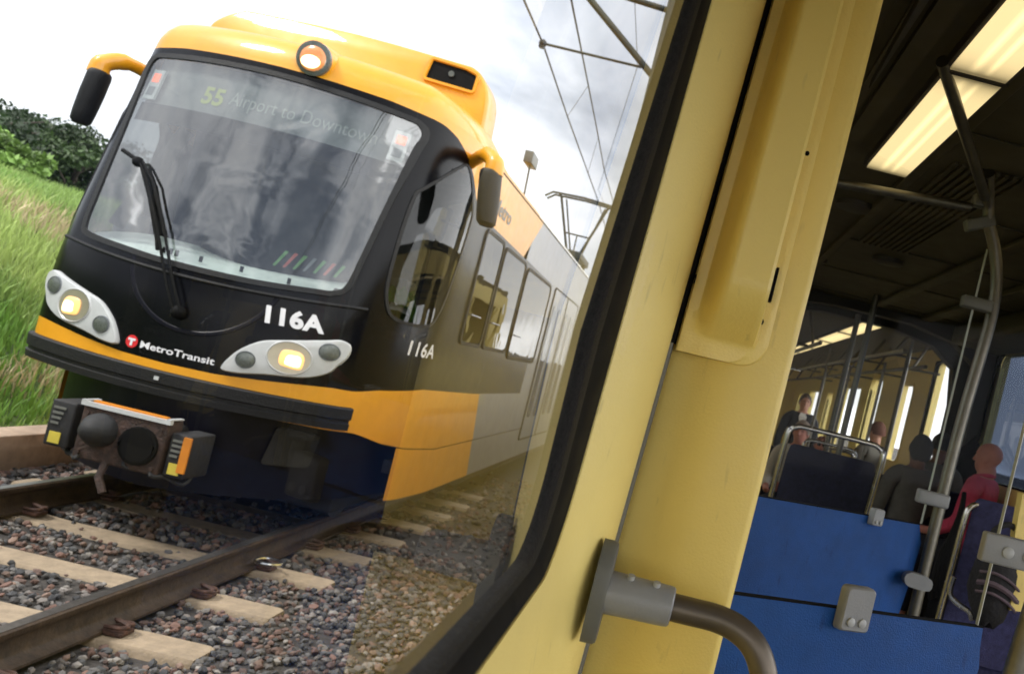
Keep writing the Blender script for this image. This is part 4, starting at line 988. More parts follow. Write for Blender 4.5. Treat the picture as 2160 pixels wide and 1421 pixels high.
for (x, y) in ((.56, 3.9), (.60, 5.4), (.95, 4.9)):
    sp_ = thing('ceiling_speaker', 'round dark speaker in the ceiling %s' % {3.9: 'just past the end of the near lights', 5.4: 'farther back, close to the gangway on the left', 4.9: 'right of the other two speakers'}[y], 'speaker', (x, y, ZC), 'ceiling speakers')
    mb = MB(); mb.tube([(x, y, ZC), (x, y, ZC-.02), (x, y, ZC-.024)], [.09, .085, .07], 24); mb.build('rim', 'bezel', sp_)
mb = MB(); lasty = 1.36
for (a, b) in ((2.3, 3.9), (4.2, 5.8), (7.9, 9.3), (9.6, 11.2), (11.5, 13.1), (13.5, 15.1), (15.4, 17.2)):  # unseen openings added to let daylight onto the right wall
    mb.box((-.10, lasty, .36), (-.045, a, ZC)); mb.box((-.10, a, .36), (-.045, b, 1.25)); mb.box((-.10, a, 2.3), (-.045, b, ZC)); lasty = b
mb.box((-.100, 1.125, .36), (-.096, 1.36, ZC)); mb.box((-.10, lasty, .36), (-.045, 18, ZC)); mb.box((-.16, -3, ZC-.4), (-.10, -1.0, ZC)); mb.box((-.16, -3, .36), (-.10, -1.0, 1.38)); tag(mb.build('outer_wall', 'cream'), 'yellow inner skin of the tram behind the pillar', 'wall panel', kind='structure')  # thin hidden skin before the pillar added to stop daylight at the seam
mb = MB(); mb.box((-.10, 18, .36), (XR+.1, 18.1, ZC)); mb.box((-.10, -3.1, 2.14), (XR+.1, -3, ZC)); tag(mb.build('end_wall', 'cream'), kind='structure')  # upper strip behind the viewer added, unseen, to keep incoming light low
# right-hand wall with openings
ops = [(-2.9, -.04, .72, 2.14), (.04, 2.85, .72, 2.14), (3.0, 4.6, 1.3, 2.35), (5.0, 6.72, 1.50, 2.43), (7.45, 8.35, 1.38, 2.42), (8.95, 9.55, 1.42, 2.22), (10.35, 11.0, 1.35, 2.30), (11.5, 12.9, 1.35, 2.20), (13.5, 14.0, 1.35, 2.12), (14.8, 15.9, 1.35, 2.15), (16.3, 17.2, 1.35, 2.1)]  # first two unseen openings added and sized to light the lower panel
def wallbox(mb, a, b):
    mb.box((XR, a, .36), (XR+.09, b, ZC))
mb = MB(); last = -3
for (a, b, z0_, z1_) in ops:
    wallbox(mb, last, a); mb.box((XR, a, .36), (XR+.09, b, z0_)); mb.box((XR, a, z1_), (XR+.09, b, ZC)); last = b
wallbox(mb, last, 18); tag(mb.build('right_wall', 'cream'), 'yellow right hand wall of the carriage with window openings', 'wall panel', kind='structure')
# window things in the wall
wl = ['unseen window added behind the viewer to light the yellow wall', 'unseen window opposite the viewer, lowered to light the lower yellow wall', 'window of the right wall, out of view at the front', 'dark smoked window at the right edge above the bald man', 'tall bright window behind the upper end of the slanting pole', 'narrow bright window right of the screens', 'narrow bright window between two yellow posts', 'widest bright window behind the clamped pole', 'slim bright window right of the standing man', 'bright window behind the head of the standing man', 'farthest bright window at the end of the carriage']
for i, (a, b, z0_, z1_) in enumerate(ops):
    t = thing('side_window', wl[i], 'window', (XR, (a+b)/2, z0_), 'windows along the right wall')
    mb = MB(); pl = roundpoly([(a, z0_), (b, z0_), (b, z1_), (a, z1_)], .09 if b-a > .8 else .2*(b-a), 5)
    mb.add([(XR+.03, p[0], p[1]) for p in pl], [tuple(range(len(pl)))]); mb.build('pane', 'smoke' if i in (2, 3) else 'farpane', t)
    bb = [(a-.0, z0_-.0), (b+.0, z0_-.0), (b+.0, z1_+.0), (a-.0, z1_+.0)]
    # frame: fills the corners of the opening and laps the wall
    n = len(pl); sq = []
    for p in pl:
        cy, cz = (a+b)/2, (z0_+z1_)/2; k = min((b-a)/2/max(1e-6, abs(p[0]-cy)), (z1_-z0_)/2/max(1e-6, abs(p[1]-cz))); sq.append((cy+(p[0]-cy)*k*1.03, cz+(p[1]-cz)*k*1.03))
    mb = MB(); mb.grid([[(XR+.028, *p) for p in pl], [(XR-.012, *p) for p in pl], [(XR-.012, *p) for p in sq], [(XR-.001, *p) for p in sq]], True); mb.build('frame', 'dark' if i in (2, 3, 4) else 'cream', t)
# gangway: header, jambs and pleated bellows
gw = thing('gangway', 'black pleated gangway between the carriages, behind the clamped pole', 'gangway', (1.1, 7, .36))
hp = [(-.08, 2.30), (.5, 2.40), (.75, 2.47), (1.0, 2.50), (1.6, 2.50), (1.95, 2.44), (2.15, 2.3), (2.2, 2.0), (2.2, .36), (2.3, .36), (2.3, 2.56), (-.08, 2.56)]
mb = MB(); mb.prism([(p[0], 6.74, p[1]) for p in hp], (0, .12, 0)); mb.prism([(p[0], 7.30, p[1]) for p in hp], (0, .12, 0)); mb.build('arch', 'ceildark', gw, smooth=False)
mb = MB(); rows = []
for i in range(21):
    y = 6.86+i*.022; d = .05 if i % 2 else 0
    rows.append([(-.08, y, 2.32+d), (.5, y, 2.42+d), (1.0, y, 2.50+d), (1.6, y, 2.50+d), (1.95, y, 2.44+d), (2.15+d*.7, y, 2.3+d*.7), (2.2+d, y, 2.0), (2.2+d, y, 1.2), (2.18+d, y, .8), (2.1+d, y, .5), (2.0, y, .37+d)])
mb.grid(rows); mb.build('bellows', 'rubber', gw, smooth=False)
# stairs handrail-like rubber pleats low beside the right seat
bl = thing('bellows_skirt', 'fan of curved black rubber pleats beside the clamped pole', 'bellows', (1.3, 4.2, .36))
for i in range(7):
    pts = [aty(1962+i*9, 1262-i*3, 4.3), aty(1972+i*8, 1205-i*6, 4.3), aty(1992+i*6, 1150-i*9, 4.35), aty(2022+i*2, 1110-i*12, 4.4)]
    mb = MB(); mb.tube(catmull(pts, 4, False), .012, 6); mb.build('pleat', 'dusty', bl)
bs = thing('gangway_curtain', 'slanting dark ribbed gangway curtain above the seat of the bald man', 'curtain', (1.4, 6.5, 1.0))
for i in range(8):
    mb = MB(); a = aty(1880+i*6, 1072-i*12, 6.55+i*.02); b = aty(2060+i*3, 960-i*1+i*9-40, 6.55+i*.02); mb.tube([a, b], .014, 6); mb.build('rib', 'rubber', bs)
mb = MB(); mb.poly([aty(1862, 1085, 6.65), aty(1990, 1100, 6.65), aty(2060, 1000, 6.65), aty(2062, 955, 6.65), aty(1960, 1000, 6.65), aty(1900, 1035, 6.65)]); mb.build('sheet', 'dark', bs)

# ceiling lamps
def lamp(x0, x1, y0_, y1_, label):
    t = thing('ceiling_light', label, 'ceiling light', ((x0+x1)/2, (y0_+y1_)/2, ZC), 'ceiling lights of the carriage')
    mb = MB(); mb.box((x0, y0_+.008, ZC-.035), (x1, y1_-.008, ZC-.02)); mb.build('diffuser', 'diffuser', t, smooth=False)
    mb = MB(); mb.box((x0-.012, y0_, ZC-.03), (x0-.001, y1_, ZC)); mb.box((x1+.001, y0_, ZC-.03), (x1+.012, y1_, ZC)); mb.box((x0-.012, y0_-.004, ZC-.038), (x1+.012, y0_+.006, ZC)); mb.build('frame', 'bezel', t)
k = (ZC-.035-CH)/(2.4-CH)
lx0, lx1 = .405*k, .53*k
lamp(lx0, lx1, 1.935*k, 2.79*k, 'bright ceiling light crossed by the dark diagonal pole')
lamp(lx0, lx1, 1.08*k, 1.930*k, 'bright ceiling light cut off by the top right corner')
lamp(lx0, lx1, .2*k, 1.07*k, 'ceiling light above the viewer, out of view')
lamp(1.35, 1.50, -2.8, .3, 'added ceiling light behind the viewer, unseen, to brighten the yellow panel')  # unseen lamp added to brighten the yellow panel and pillar
lamp(1.35, 1.50, .4, 3.4, 'ceiling light over the aisle, out of view above')
for i in range(5):
    a = 7.45+i*1.35; lamp(1.40, 1.56, a, a+1.32, ['far ceiling light, first and largest of the row beyond the gangway', 'far ceiling light, second of the row beyond the gangway', 'far ceiling light, middle one of the row beyond the gangway', 'far ceiling light, fourth of the row beyond the gangway', 'farthest ceiling light, touching the pillar edge'][i])
# metal strip of the advert rail
p0 = aty(1832, 190, 2.4); q0 = aty(1975, -10, 1.55); q0.z = p0.z
mb = MB(); dd_ = Vector((0, 1, 0)); x_ = p0.x; L0 = atz(1975, -10, p0.z)
mb.add([(x_, p0.y, p0.z), (x_-.03, .9, p0.z), (x_+.012, .9, p0.z), (x_+.004, p0.y-.1, p0.z-.001), (x_, p0.y, p0.z+.03), (x_-.03, .9, p0.z+.03), (x_+.012, .9, p0.z+.03), (x_+.004, p0.y-.1, p0.z+.03)], [(0, 1, 2, 3), (4, 7, 6, 5), (0, 4, 5, 1), (3, 2, 6, 7), (0, 3, 7, 4), (1, 5, 6, 2)])
tag(mb.build('advert_rail', 'steel'), 'thin metal rail ending in a point on the ceiling left of the lights', 'rail')

# ------------------------------------------------------------------ poles, clamps and screens
def clampbox(parent, c, hx, hy_, hz_, tilt=0, material='greyplast', caps=(), name='clamp'):
    c = Vector(c); rot = Matrix.Rotation(tilt, 3, 'Y')
    mb = MB(); mb.obox(c, rot @ Vector((hx, 0, 0)), (0, hy_, 0), rot @ Vector((0, 0, hz_)), min(hx, hy_, hz_)*.35); o = mb.build(name, material, parent)
    for dx, dz in caps:
        p = c+rot @ Vector((dx, 0, dz)); mb = MB(); mb.tube([p+Vector((0, -hy_+.002, 0)), p+Vector((0, -hy_-.003, 0)), p+Vector((0, -hy_-.0045, 0))], [.0105, .0105, .008], 18); mb.build('screw_cap', 'cap', o)
    return o
pole1 = thing('grab_pole', 'steel grab pole bent at the top, carrying clamps, right of the blue panels', 'pole', (.95, 3, .36))
pp = [(.945, 3, .36), (.948, 3, 1.3), (.952, 3, 1.7), (.966, 3, 2.0), (.966, 3, 2.12), (.952, 3, 2.22), (.918, 2.99, 2.31), (.875, 2.97, 2.38), (.852, 2.95, 2.44), (.80, 2.85, 2.50)]
mb = MB(); mb.tube(catmull(pp, 5, False), .0205, 14); mb.build('tube', 'steel', pole1)
t1 = aty(2078, 415, 2.9); t2 = atz(1988, 130, 2.535)
mb = MB(); mb.tube([(t1.x, t1.y, t1.z), tuple(t2)], .017, 12); mb.build('ceiling_stay', 'steel', pole1)
h0 = aty(1690, 372, 2.97); h1 = aty(2048, 438, 2.97); mb = MB(); mb.tube([h0, h1], .016, 12); mb.build('cross_bar', 'steel', pole1)
for (px, py, hx, hz_, nm) in ((2070, 425, .030, .022, 0), (2066, 471, .050, .019, 1), (2060, 641, .052, .020, 2), (1967, 1051, .054, .023, 3)):
    clampbox(pole1, aty(px, py, 2.97), hx, .022, hz_, R([0, -10, 0, 0][nm]) if nm != 1 else R(-26), 'greydk' if nm < 3 else 'greyplast')
c = aty(1931, 1222, 2.96); mb = MB(); ov = [(c.x-.045, c.z-.0), (c.x-.038, c.z+.018), (c.x-.01, c.z+.024), (c.x+.045, c.z+.014), (c.x+.045, c.z-.022), (c.x-.01, c.z-.024), (c.x-.035, c.z-.018)]
mb.prism([(p[0], 2.93, p[1]) for p in catmull(ov, 3)], (0, .04, 0)); mb.build('clamp', 'greyplast', pole1)
# near pole at the right edge with the big clamp
pole2 = thing('grab_pole', 'dark steel pole leaning at the bottom right corner, holding the big clamp', 'pole', (.70, 1.6, .36))
pe = aty(2138, 1421, 1.6); pt_ = aty(2205, 1205, 1.6)
mb = MB(); d_ = (pt_-pe); mb.tube([(pe.x, 1.6, .36), pe, pe+d_*.6, pt_+d_*.8, (pt_.x, 1.6, 2.5)], .0195, 18); mb.build('tube', 'steel', pole2)
clampbox(pole2, aty(2128, 1163, 1.56), .050, .012, .026, 0, 'greyplast', ((-.006, -.001), (.032, -.001)))
# blue panels with glass screens
def screen(name, lab, Yl, Yr, xl, xr, zt_, drop, bev, ztopg, glassx, group):
    t = thing(name, lab, 'partition', ((xl+xr)/2, (Yl+Yr)/2, .36), group)
    L = Vector((xl, Yl, 0)); Rr = Vector((xr, Yr, 0)); u = (Rr-L).normalized(); nrm = Vector((u.y, -u.x, 0)); W_ = (Rr-L).length
    prof = [(0, .5), (0, zt_), (W_, zt_)]+bev+[(W_+bev[-1][0]-W_, .5)]
    mb = MB(); P = [L+u*a+Vector((0, 0, z)) for a, z in prof]; mb.prism(P, -nrm*.012)
    mb.build('panel', 'blue', t, smooth=False)
    mb = MB(); P2 = [L+u*a+nrm*.0015+Vector((0, 0, z)) for a, z in ((0, zt_+.0005), (W_, zt_+.0005), (W_, zt_+.004), (0, zt_+.004))]; mb.prism(P2, -nrm*.014); mb.build('edge_trim', 'dark', t, smooth=False)
    gx = (glassx-xl)/u.x
    mb = MB(); G = [L-nrm*.004+Vector((0, 0, zt_+.005)), L+u*gx-nrm*.004+Vector((0, 0, zt_+.005)), L+u*(gx)-nrm*.004+Vector((0, 0, ztopg-.12)), L+u*(gx-.06)-nrm*.004+Vector((0, 0, ztopg)), L-nrm*.004+Vector((0, 0, ztopg))]
    mb.poly(G); gl = mb.build('glass_screen', 'clear', t, smooth=False)
    mb = MB(); mb.obox((G[1]+G[2])/2, u*.0012, nrm*.004, (G[2]-G[1])/2); mb.build('glass_edge', 'edge', gl, smooth=False)
    return t, L, u, nrm
s1, L1, u1, n1 = screen('partition', 'near blue partition panel with a large grey clamp at its top', 1.66, 1.97, .12, .78, 1.237, 0, [(.735, 1.19), (.745, 1.15), (.738, 1.0)], 2.35, .765, 'blue partitions with glass screens')
p = aty(1803, 1283, 1.80); mb = MB()
s2, L2, u2, n2 = screen('partition', 'blue partition panel behind, fixed to the tall grab pole', 2.58, 3.0, .25, .897, 1.342, 0, [(.80, 1.28), (.79, 1.15), (.77, 1.0)], 2.42, .905, 'blue partitions with glass screens')
def on_panel(px, py, L, u, nrm, o):
    d = ray(px, py); n = nrm; t = (L+nrm*o-CAMP).dot(n)/d.dot(n); return CAMP+d*t
def panelclamp(parent, px, py, L, u, nrm, hw, hh, caps=True):
    c = on_panel(px, py, L, u, nrm, .012); z = Vector((0, 0, 1)); mb = MB()
    rows = []
    for k, o in ((1, -.010), (1, .004), (.97, .011), (.90, .014)):
        pl = roundpoly([(-hw, -hh), (hw, -hh), (hw, hh), (-hw, hh)], hw*.25, 4)
        rows.append([c+u*(a*k)+z*(b*k+(.004*(1-(a/hw)**2) if b > 0 else -.002*(1-(a/hw)**2)))+nrm*o for a, b in pl])
    mb.grid(rows, True); mb.poly(rows[-1]); o_ = mb.build('clamp', 'greyplast', parent)
    if caps:
        for s_ in (-1, 1):
            q = c+u*(s_*hw*.38)-z*(hh*.55); mb = MB(); mb.tube([q+nrm*.012, q+nrm*.018, q+nrm*.0195], [hw*.25, hw*.25, hw*.18], 18); mb.build('screw_cap', 'cap', o_)
panelclamp(s1, 1803, 1283, L1, u1, n1, .037, .044); panelclamp(s2, 1848, 1090, L2, u2, n2, .024, .026)
# further glass screens and poles deeper in the carriage
for i, (px0, px1, pyt, pyb, Y, lab) in enumerate([(1795, 1845, 772, 1000, 8.6, 'clear glass screen with a square top left of the yellow posts'), (1868, 1908, 764, 1000, 8.4, 'clear glass screen with a pointed top beside the yellow post')]):
    t = thing('glass_screen', lab, 'glass screen', aty(px0, pyt, Y))
    a, b = aty(px0, pyt, Y), aty(px1, pyt+12, Y); z1_ = max(a.z, b.z)
    mb = MB(); mb.prism([(a.x, Y, .6), (b.x, Y, .6), (b.x, Y, z1_-.08*i), ((a.x+b.x)/2, Y, z1_+.06*i), (a.x, Y, z1_)], (0, .008, 0)); mb.build('pane', mat('frosted%d' % i, (.42, .42, .40), .3, var=.15) if False else 'clear', t, smooth=False)
    mb = MB(); mb.box((a.x-.012, Y-.012, .36), (a.x+.012, Y+.012, z1_)); mb.build('edge_post', 'steel', t)
for (px, py, Y, lab, rr_) in ((1855, 600, 6.2, 'dark pole with a pale clamp hanging in the middle of the carriage', .022), (1718, 880, 11.2, 'thin dark pole right of the standing man', .02), (1905, 800, 7.6, 'dark pole left of the tall bright window', .02), (1778, 800, 7.0, 'grey pole behind the near seat frame', .022)):
    p = aty(px, py, Y); t = thing('grab_pole', lab, 'pole', (p.x, Y, .36)); mb = MB(); mb.tube([(p.x, Y, .36), (p.x, Y, 1.4), (p.x, Y, ZC)], rr_, 10); mb.build('tube', 'steel', t)
    if py == 600: clampbox(t, aty(1855, 541, 6.18), .045, .03, .055, 0, 'greydk')
# overhead grab rails
for (X_, a, b, z_, lab) in ((1.95, 7.4, 17.5, 2.27, 'dark overhead grab rail along the bright windows'), (1.05, 7.4, 17.5, 2.25, 'dark overhead grab rail on the aisle side'), (1.75, 7.4, 14, 2.36, 'upper luggage rail near the windows')):
    t = thing('overhead_rail', lab, 'grab rail', (X_, a, z_), 'overhead rails'); mb = MB(); mb.tube([(X_, a, z_), (X_, b, z_)], .018, 8)
    mb.build('tube', 'steel', t)
    for i in range(7):
        y = a+.4+i*(b-a-.8)/6; mb = MB(); mb.tube([(X_, y, z_), (X_+(.12 if X_ > 1.5 else -.1), y+.03, ZC)], .014, 6); mb.build('hanger', 'steel', t)
    for i in range(5):
        y = a+.6+i*1.4
        mb = MB(); mb.tube([(X_-.0, y, z_), (X_+.3 if X_ > 1.5 else X_-.25, y, z_+.02)], .012, 6); mb.build('cross_tube', 'steel', t)

# ------------------------------------------------------------------ seats
def seat(x0, x1, Y, zt_, fabric, label, facing=1, frame_up=.07, grp='seats in the carriage', lean=.08):
    """seat seen from behind (facing +Y) or from the front (facing -1)"""
    f = facing; cx = (x0+x1)/2; w_ = (x1-x0)/2
    t = thing('tram_seat', label, 'seat', (cx, Y, .36), grp)
    zs0 = .80; mb = MB(); rows = []
    for k, (z, dy) in enumerate(((zs0, 0), (1.0, -.01), (1.2, -.03), (zt_-.05, -lean), (zt_-.01, -lean-.005), (zt_, -lean))):
        ww = w_*(1 if k < 4 else .97 if k == 4 else .90)
        rows.append([(cx-ww, Y+f*dy, z), (cx-ww*.85, Y+f*(dy-.015), z), (cx, Y+f*(dy-.02), z), (cx+ww*.85, Y+f*(dy-.015), z), (cx+ww, Y+f*dy, z), (cx+ww*.85, Y+f*(dy+.05), z), (cx, Y+f*(dy+.04), z), (cx-ww*.85, Y+f*(dy+.05), z)])
    mb.grid(rows, True); mb.poly(rows[0]); mb.poly(rows[-1]); mb.build('backrest', fabric, t)
    mb = MB(); mb.box((x0, Y+f*.03, zs0-.08), (x1, Y+f*.46, zs0), .03); mb.build('cushion', fabric, t)
    mb = MB(); yy = Y-f*(lean+.0); r_ = .06; zf = zt_+frame_up; e_ = .02
    pts = [(x0-e_, Y, .85), (x0-e_, Y-f*.02, 1.1), (x0-e_, yy, zf-r_*1.2), (x0-e_+.012, yy, zf-r_*.4), (x0-e_+r_*.6, yy, zf-.006), (x0-e_+r_*1.4, yy, zf), (x1+e_-r_*1.4, yy, zf), (x1+e_-r_*.6, yy, zf-.006), (x1+e_-.012, yy, zf-r_*.4), (x1+e_, yy, zf-r_*1.2), (x1+e_, Y-f*.02, 1.1), (x1+e_, Y, .85)]
    mb.tube(catmull(pts, 4, False), .0125, 10); mb.build('grab_frame', 'chrome', t)
    mb = MB(); mb.box((cx-.05, Y+f*.1, .36), (cx+.05, Y+f*.3, zs0-.08), .01); mb.build('pedestal', 'under', t)
    return t
a = aty(1660, 945, 4.2); b = aty(1843, 985, 4.2)
seat(.565, .985, 4.26, 1.475, 'navyseat', 'dark navy seat with a chrome grab frame behind the far blue panel', 1, .085)
seat(1.00, 1.36, 6.6, 1.40, 'navyseat', 'smaller dark seat frame seen through the chrome frame of the near seat', 1, .07)
seat(1.40, 1.62, 7.9, 1.34, 'navyseat', 'small dark seat with a thin pale frame, farther down the aisle', 1, .08)
rs = seat(1.262, 1.62, 3.62, 1.455, 'purpseat', 'purple blue seat with a chrome side frame under the bald man', 1, -.02, lean=.04)
seat(1.85, 2.22, 6.15, 1.36, 'navyseat', 'dark seat in which the bald man sits', -1, -.01)
seat(1.40, 1.80, 6.3, 1.36, 'navyseat', 'dark bench seat of the two dark haired passengers', 1, -.01)
seat(.92, 1.38, 8.35, 1.30, 'navyseat', 'dark seat of the grey haired passenger', -1, -.01)
# foot rail of the right seat
mb = MB(); mb.tube(catmull([aty(2012, 1215, 3.5), aty(2004, 1250, 3.5), aty(2018, 1270, 3.48), aty(2045, 1290, 3.45), aty(2050, 1306, 3.45)], 4, False), .012, 8)
mb.build('foot_rail', 'chrome', rs)
# bag on the seat
bagt = thing('bag', 'black striped bag lying against the purple seat at the right', 'bag', aty(2100, 1200, 3.4))
c = aty(2098, 1225, 3.4); mb = MB(); rows = []
for i in range(11):
    a_ = math.pi*i/10; rows.append([c+Vector(((.085+.015*math.sin(3*t+i))*math.sin(a_)**.7*math.cos(t), .10*math.sin(a_)**.7*math.sin(t), .17*math.cos(a_)+.012*math.sin(5*t+i))) for t in [j*2*math.pi/16 for j in range(16)]])
mb.grid(rows, True); mb.build('body', 'bag', bagt)
for k, zo in enumerate((.03, -.01, -.045)):
    mb = MB(); mb.tube(catmull([c+Vector((-.082, -.05, zo)), c+Vector((-.04, -.097, zo+.01)), c+Vector((.02, -.105, zo-.008)), c+Vector((.075, -.07, zo-.04))], 4, False), .006 if k != 1 else .011, 6); mb.build('stripe', 'bagstripe', bagt)
mb = MB(); mb.tube(catmull([c+Vector((-.05, -.04, .15)), c+Vector((-.07, -.06, .19)), c+Vector((-.02, -.06, .225)), c+Vector((.04, -.05, .19)), c+Vector((.05, -.04, .14))], 4, False), .012, 8); mb.build('strap', 'bag', bagt)
# yellow seat shell at the right edge
p1 = aty(2142, 1085, 3.3); 
mb = MB(); pts = [aty(*q, 3.32) for q in ((2158, 1040), (2190, 1060), (2190, 1300), (2158, 1290), (2130, 1286), (2141, 1225), (2149, 1180), (2141, 1130), (2150, 1080))]
mb.prism(pts, (0, .05, 0)); tag(mb.build('yellow_seat_shell', 'cream2'), 'edge of a yellow seat shell at the right edge of the picture', 'seat')

# ------------------------------------------------------------------ people
def skinmesh(name, verts, edges, radii, material, parent, loc, rz, levels=2):
    me = bpy.data.meshes.new(name); me.from_pydata(verts, edges, []); o = bpy.data.objects.new(name, me); C.objects.link(o)
    sk = o.modifiers.new('s', 'SKIN'); sk.use_smooth_shade = True
    for i, r_ in enumerate(radii):
        q = me.skin_vertices[0].data[i]; q.radius = r_ if isinstance(r_, tuple) else (r_, r_)
        q.use_root = (i == 0)
    ss = o.modifiers.new('u', 'SUBSURF'); ss.levels = levels; ss.render_levels = levels
    bpy.context.view_layer.update()
    m2 = bpy.data.meshes.new_from_object(o.evaluated_get(bpy.context.evaluated_depsgraph_get())); m2.name = name
    bpy.data.objects.remove(o); bpy.data.meshes.remove(me)
    m2.materials.clear(); m2.materials.append(M[material])
    for f in m2.polygons: f.use_smooth = True
    ob = bpy.data.objects.new(name, m2); C.objects.link(ob); ob.parent = parent; ORI[ob.name] = ORI[parent.name]; return ob
def person(head, rz, label, skin, hair, top, sitting=True, hs=1.0, floor=.36, lower='suit', long_hair=False, bald=False, glasses=False, vshirt=False, turn=0):
    """head: world position of the head centre; local frame: +Y is the way the body faces"""
    hx, hy_, hz_ = head; root = thing('person', label, 'person', (hx, hy_, floor)); root.rotation_euler = (0, 0, rz)
    H = hz_-floor
    s = hs
    nk = H-.130*s; sh = H-.195*s; hip = H-.74*s if sitting else H-.80*s
    V = [(0, 0, hip), (0, 0, hip+.2*s), (0, .0, sh-.12*s), (0, 0, sh), (0, .0, nk), (0, .012, H-.07*s), (0, .015, H), (0, .0, H+.06*s)]
    Rd = [(.15*s, .11*s), (.125*s, .10*s), (.155*s, .105*s), (.09*s, .07*s), .052*s, (.062*s, .075*s), (.078*s, .095*s), (.062*s, .078*s)]
    E_ = [(i, i+1) for i in range(7)]
    def chain(a, pts, rads):
        for p_, r_ in zip(pts, rads): V.append(p_); Rd.append(r_); E_.append((a, len(V)-1)); a = len(V)-1
    for sx in (-1, 1):
        if sitting: chain(3, [(sx*.12*s, 0, sh-.01), (sx*.185*s, -.0, sh-.04*s), (sx*.22*s, .03, sh-.30*s), (sx*.17*s, .25*s, sh-.42*s), (sx*.12*s, .36*s, sh-.43*s)], [.065*s, .058*s, .043*s, .034*s, .032*s])
        else: chain(3, [(sx*.12*s, 0, sh-.01), (sx*.19*s, 0, sh-.04*s), (sx*.24*s, -.01, sh-.32*s), (sx*.25*s, .06, sh-.56*s), (sx*.25*s, .09, sh-.64*s)], [.065*s, .058*s, .045*s, .034*s, .032*s])
        if sitting: chain(0, [(sx*.10*s, .10, hip), (sx*.12*s, .42*s, hip+.01), (sx*.12*s, .44*s, hip-.22*s), (sx*.12*s, .44*s, .06), (sx*.12*s, .56*s, .03)], [.085*s, .062*s, .052*s, .04*s, .035*s])
        else: chain(0, [(sx*.10*s, 0, hip-.08), (sx*.11*s, .01, hip*.52), (sx*.12*s, -.01, .07), (sx*.13*s, .13, .03)], [.09*s, .065*s, .042*s, .035*s])
    # nose
    body = skinmesh('body', V, E_, Rd, skin, root, None, 0)
    rt = Matrix.Rotation(turn, 3, 'Z'); hb = MB()
    def blob(c, sc_, seg=20):
        t = MB(); t.sphere((0, 0, 0), 1, seg, 12, sc_); cc_ = rt @ Vector(c); hb.add([rt @ Vector(v)+cc_ for v in t.v], t.f)
    blob((0, .0, H+.030*s), (.078*s, .098*s, .088*s)); blob((0, .012, H-.025*s), (.068*s, .080*s, .088*s)); blob((0, .045*s, H-.070*s), (.045*s, .045*s, .036*s))
    blob((0, .098*s, H-.008*s), (.012*s, .018*s, .026*s), 10); blob((0, .110*s, H-.022*s), (.015*s, .014*s, .011*s), 10); blob((0, .086*s, H-.052*s), (.024*s, .012*s, .009*s), 10)
    blob((0, .085*s, H+.034*s), (.05*s, .014*s, .010*s), 10); blob((0, -.02, H-.10*s), (.052*s, .055*s, .07*s))
    for sx in (-1, 1): blob((sx*.078*s, -.004, H-.006*s), (.010*s, .020*s, .034*s), 10)
    bm = bmesh.new(); bm.from_mesh(body.data); n0 = [bm.verts.new(v) for v in hb.v]
    for f in hb.f:
        try: bm.faces.new([n0[i] for i in f])
        except ValueError: pass
    bmesh.ops.remove_doubles(bm, verts=bm.verts, dist=1e-5)
    bm.to_mesh(body.data); bm.free()
    md = body.modifiers.new('r', 'REMESH'); md.mode = 'VOXEL'; md.voxel_size = .0075; md.use_smooth_shade = True
    sm = body.modifiers.new('s', 'SMOOTH'); sm.factor = .5; sm.iterations = 3
    bpy.context.view_layer.update()
    m3 = bpy.data.meshes.new_from_object(body.evaluated_get(bpy.context.evaluated_depsgraph_get())); m3.name = 'body'
    body.modifiers.clear(); body.data = m3
    if not m3.materials: m3.materials.append(M[skin])
    for f in m3.polygons: f.use_smooth = True
    # facial features and ears as their own small meshes
    def lump(name, c, r_, sc_, material, turnit=True):
        mb = MB(); mb.sphere((0, 0, 0), r_, 12, 8, sc_)
        rt = Matrix.Rotation(turn, 3, 'Z'); cc_ = rt @ Vector(c); mb.v = [tuple(rt @ Vector(v)+cc_) for v in mb.v]
        me = bpy.data.meshes.new(name); me.from_pydata(mb.v, [], mb.f); me.materials.append(M[material])
        for f in me.polygons: f.use_smooth = True
        o = bpy.data.objects.new(name, me); C.objects.link(o); o.parent = root; o.location = (0, .012, 0); return o
    for sx in (-1, 1): lump('eye', (sx*.032*s, .088*s, H+.016*s), .009*s, (1.3, .6, .6), 'eye')
    if bald:
        mb = MB(); mb.tube(catmull([(.068*s*math.cos(t), .004+.066*s*math.sin(t), sh+.062*s-.016*math.sin(t)) for t in [j*math.pi/5 for j in range(10)]]+[(.068*s, .004, sh+.062*s)], 3, False), .017*s, 8)
        me = bpy.data.meshes.new('collar'); me.from_pydata(mb.v, [], mb.f); me.materials.append(M[top])
        for f in me.polygons: f.use_smooth = True
        o = bpy.data.objects.new('collar', me); C.objects.link(o); o.parent = root
    if glasses:
        for sx in (-1, 1): lump('sunglass_lens', (sx*.034*s, .096*s, H+.016*s), .026*s, (1.1, .35, .8), 'eye')
    # hair
    if not bald:
        mb = MB(); rows = []
        for i in range(9):
            a_ = math.pi*.60*i/8; drop = 0
            row = []
            for j in range(20):
                t = 2*math.pi*j/20; fr = math.sin(t)          # +1 at the face
                aa = a_*(1.0 if fr < .25 else 1-.42*(fr-.25)/.75)
                if long_hair and fr < .3: aa = min(math.pi*.95, a_*1.5)
                k = 1.0+.04*math.sin(7*t+i)
                row.append((.088*s*k*math.sin(aa)*math.cos(t), -.006+.108*s*k*math.sin(aa)*fr, H+.012*s+.118*s*k*math.cos(aa)))
            rows.append(row)
        mb.grid(rows, True); rt = Matrix.Rotation(turn, 3, 'Z'); mb.v = [tuple(rt @ Vector(v)) for v in mb.v]
        me = bpy.data.meshes.new('hair'); me.from_pydata(mb.v, [], mb.f); me.materials.append(M[hair])
        for f in me.polygons: f.use_smooth = True
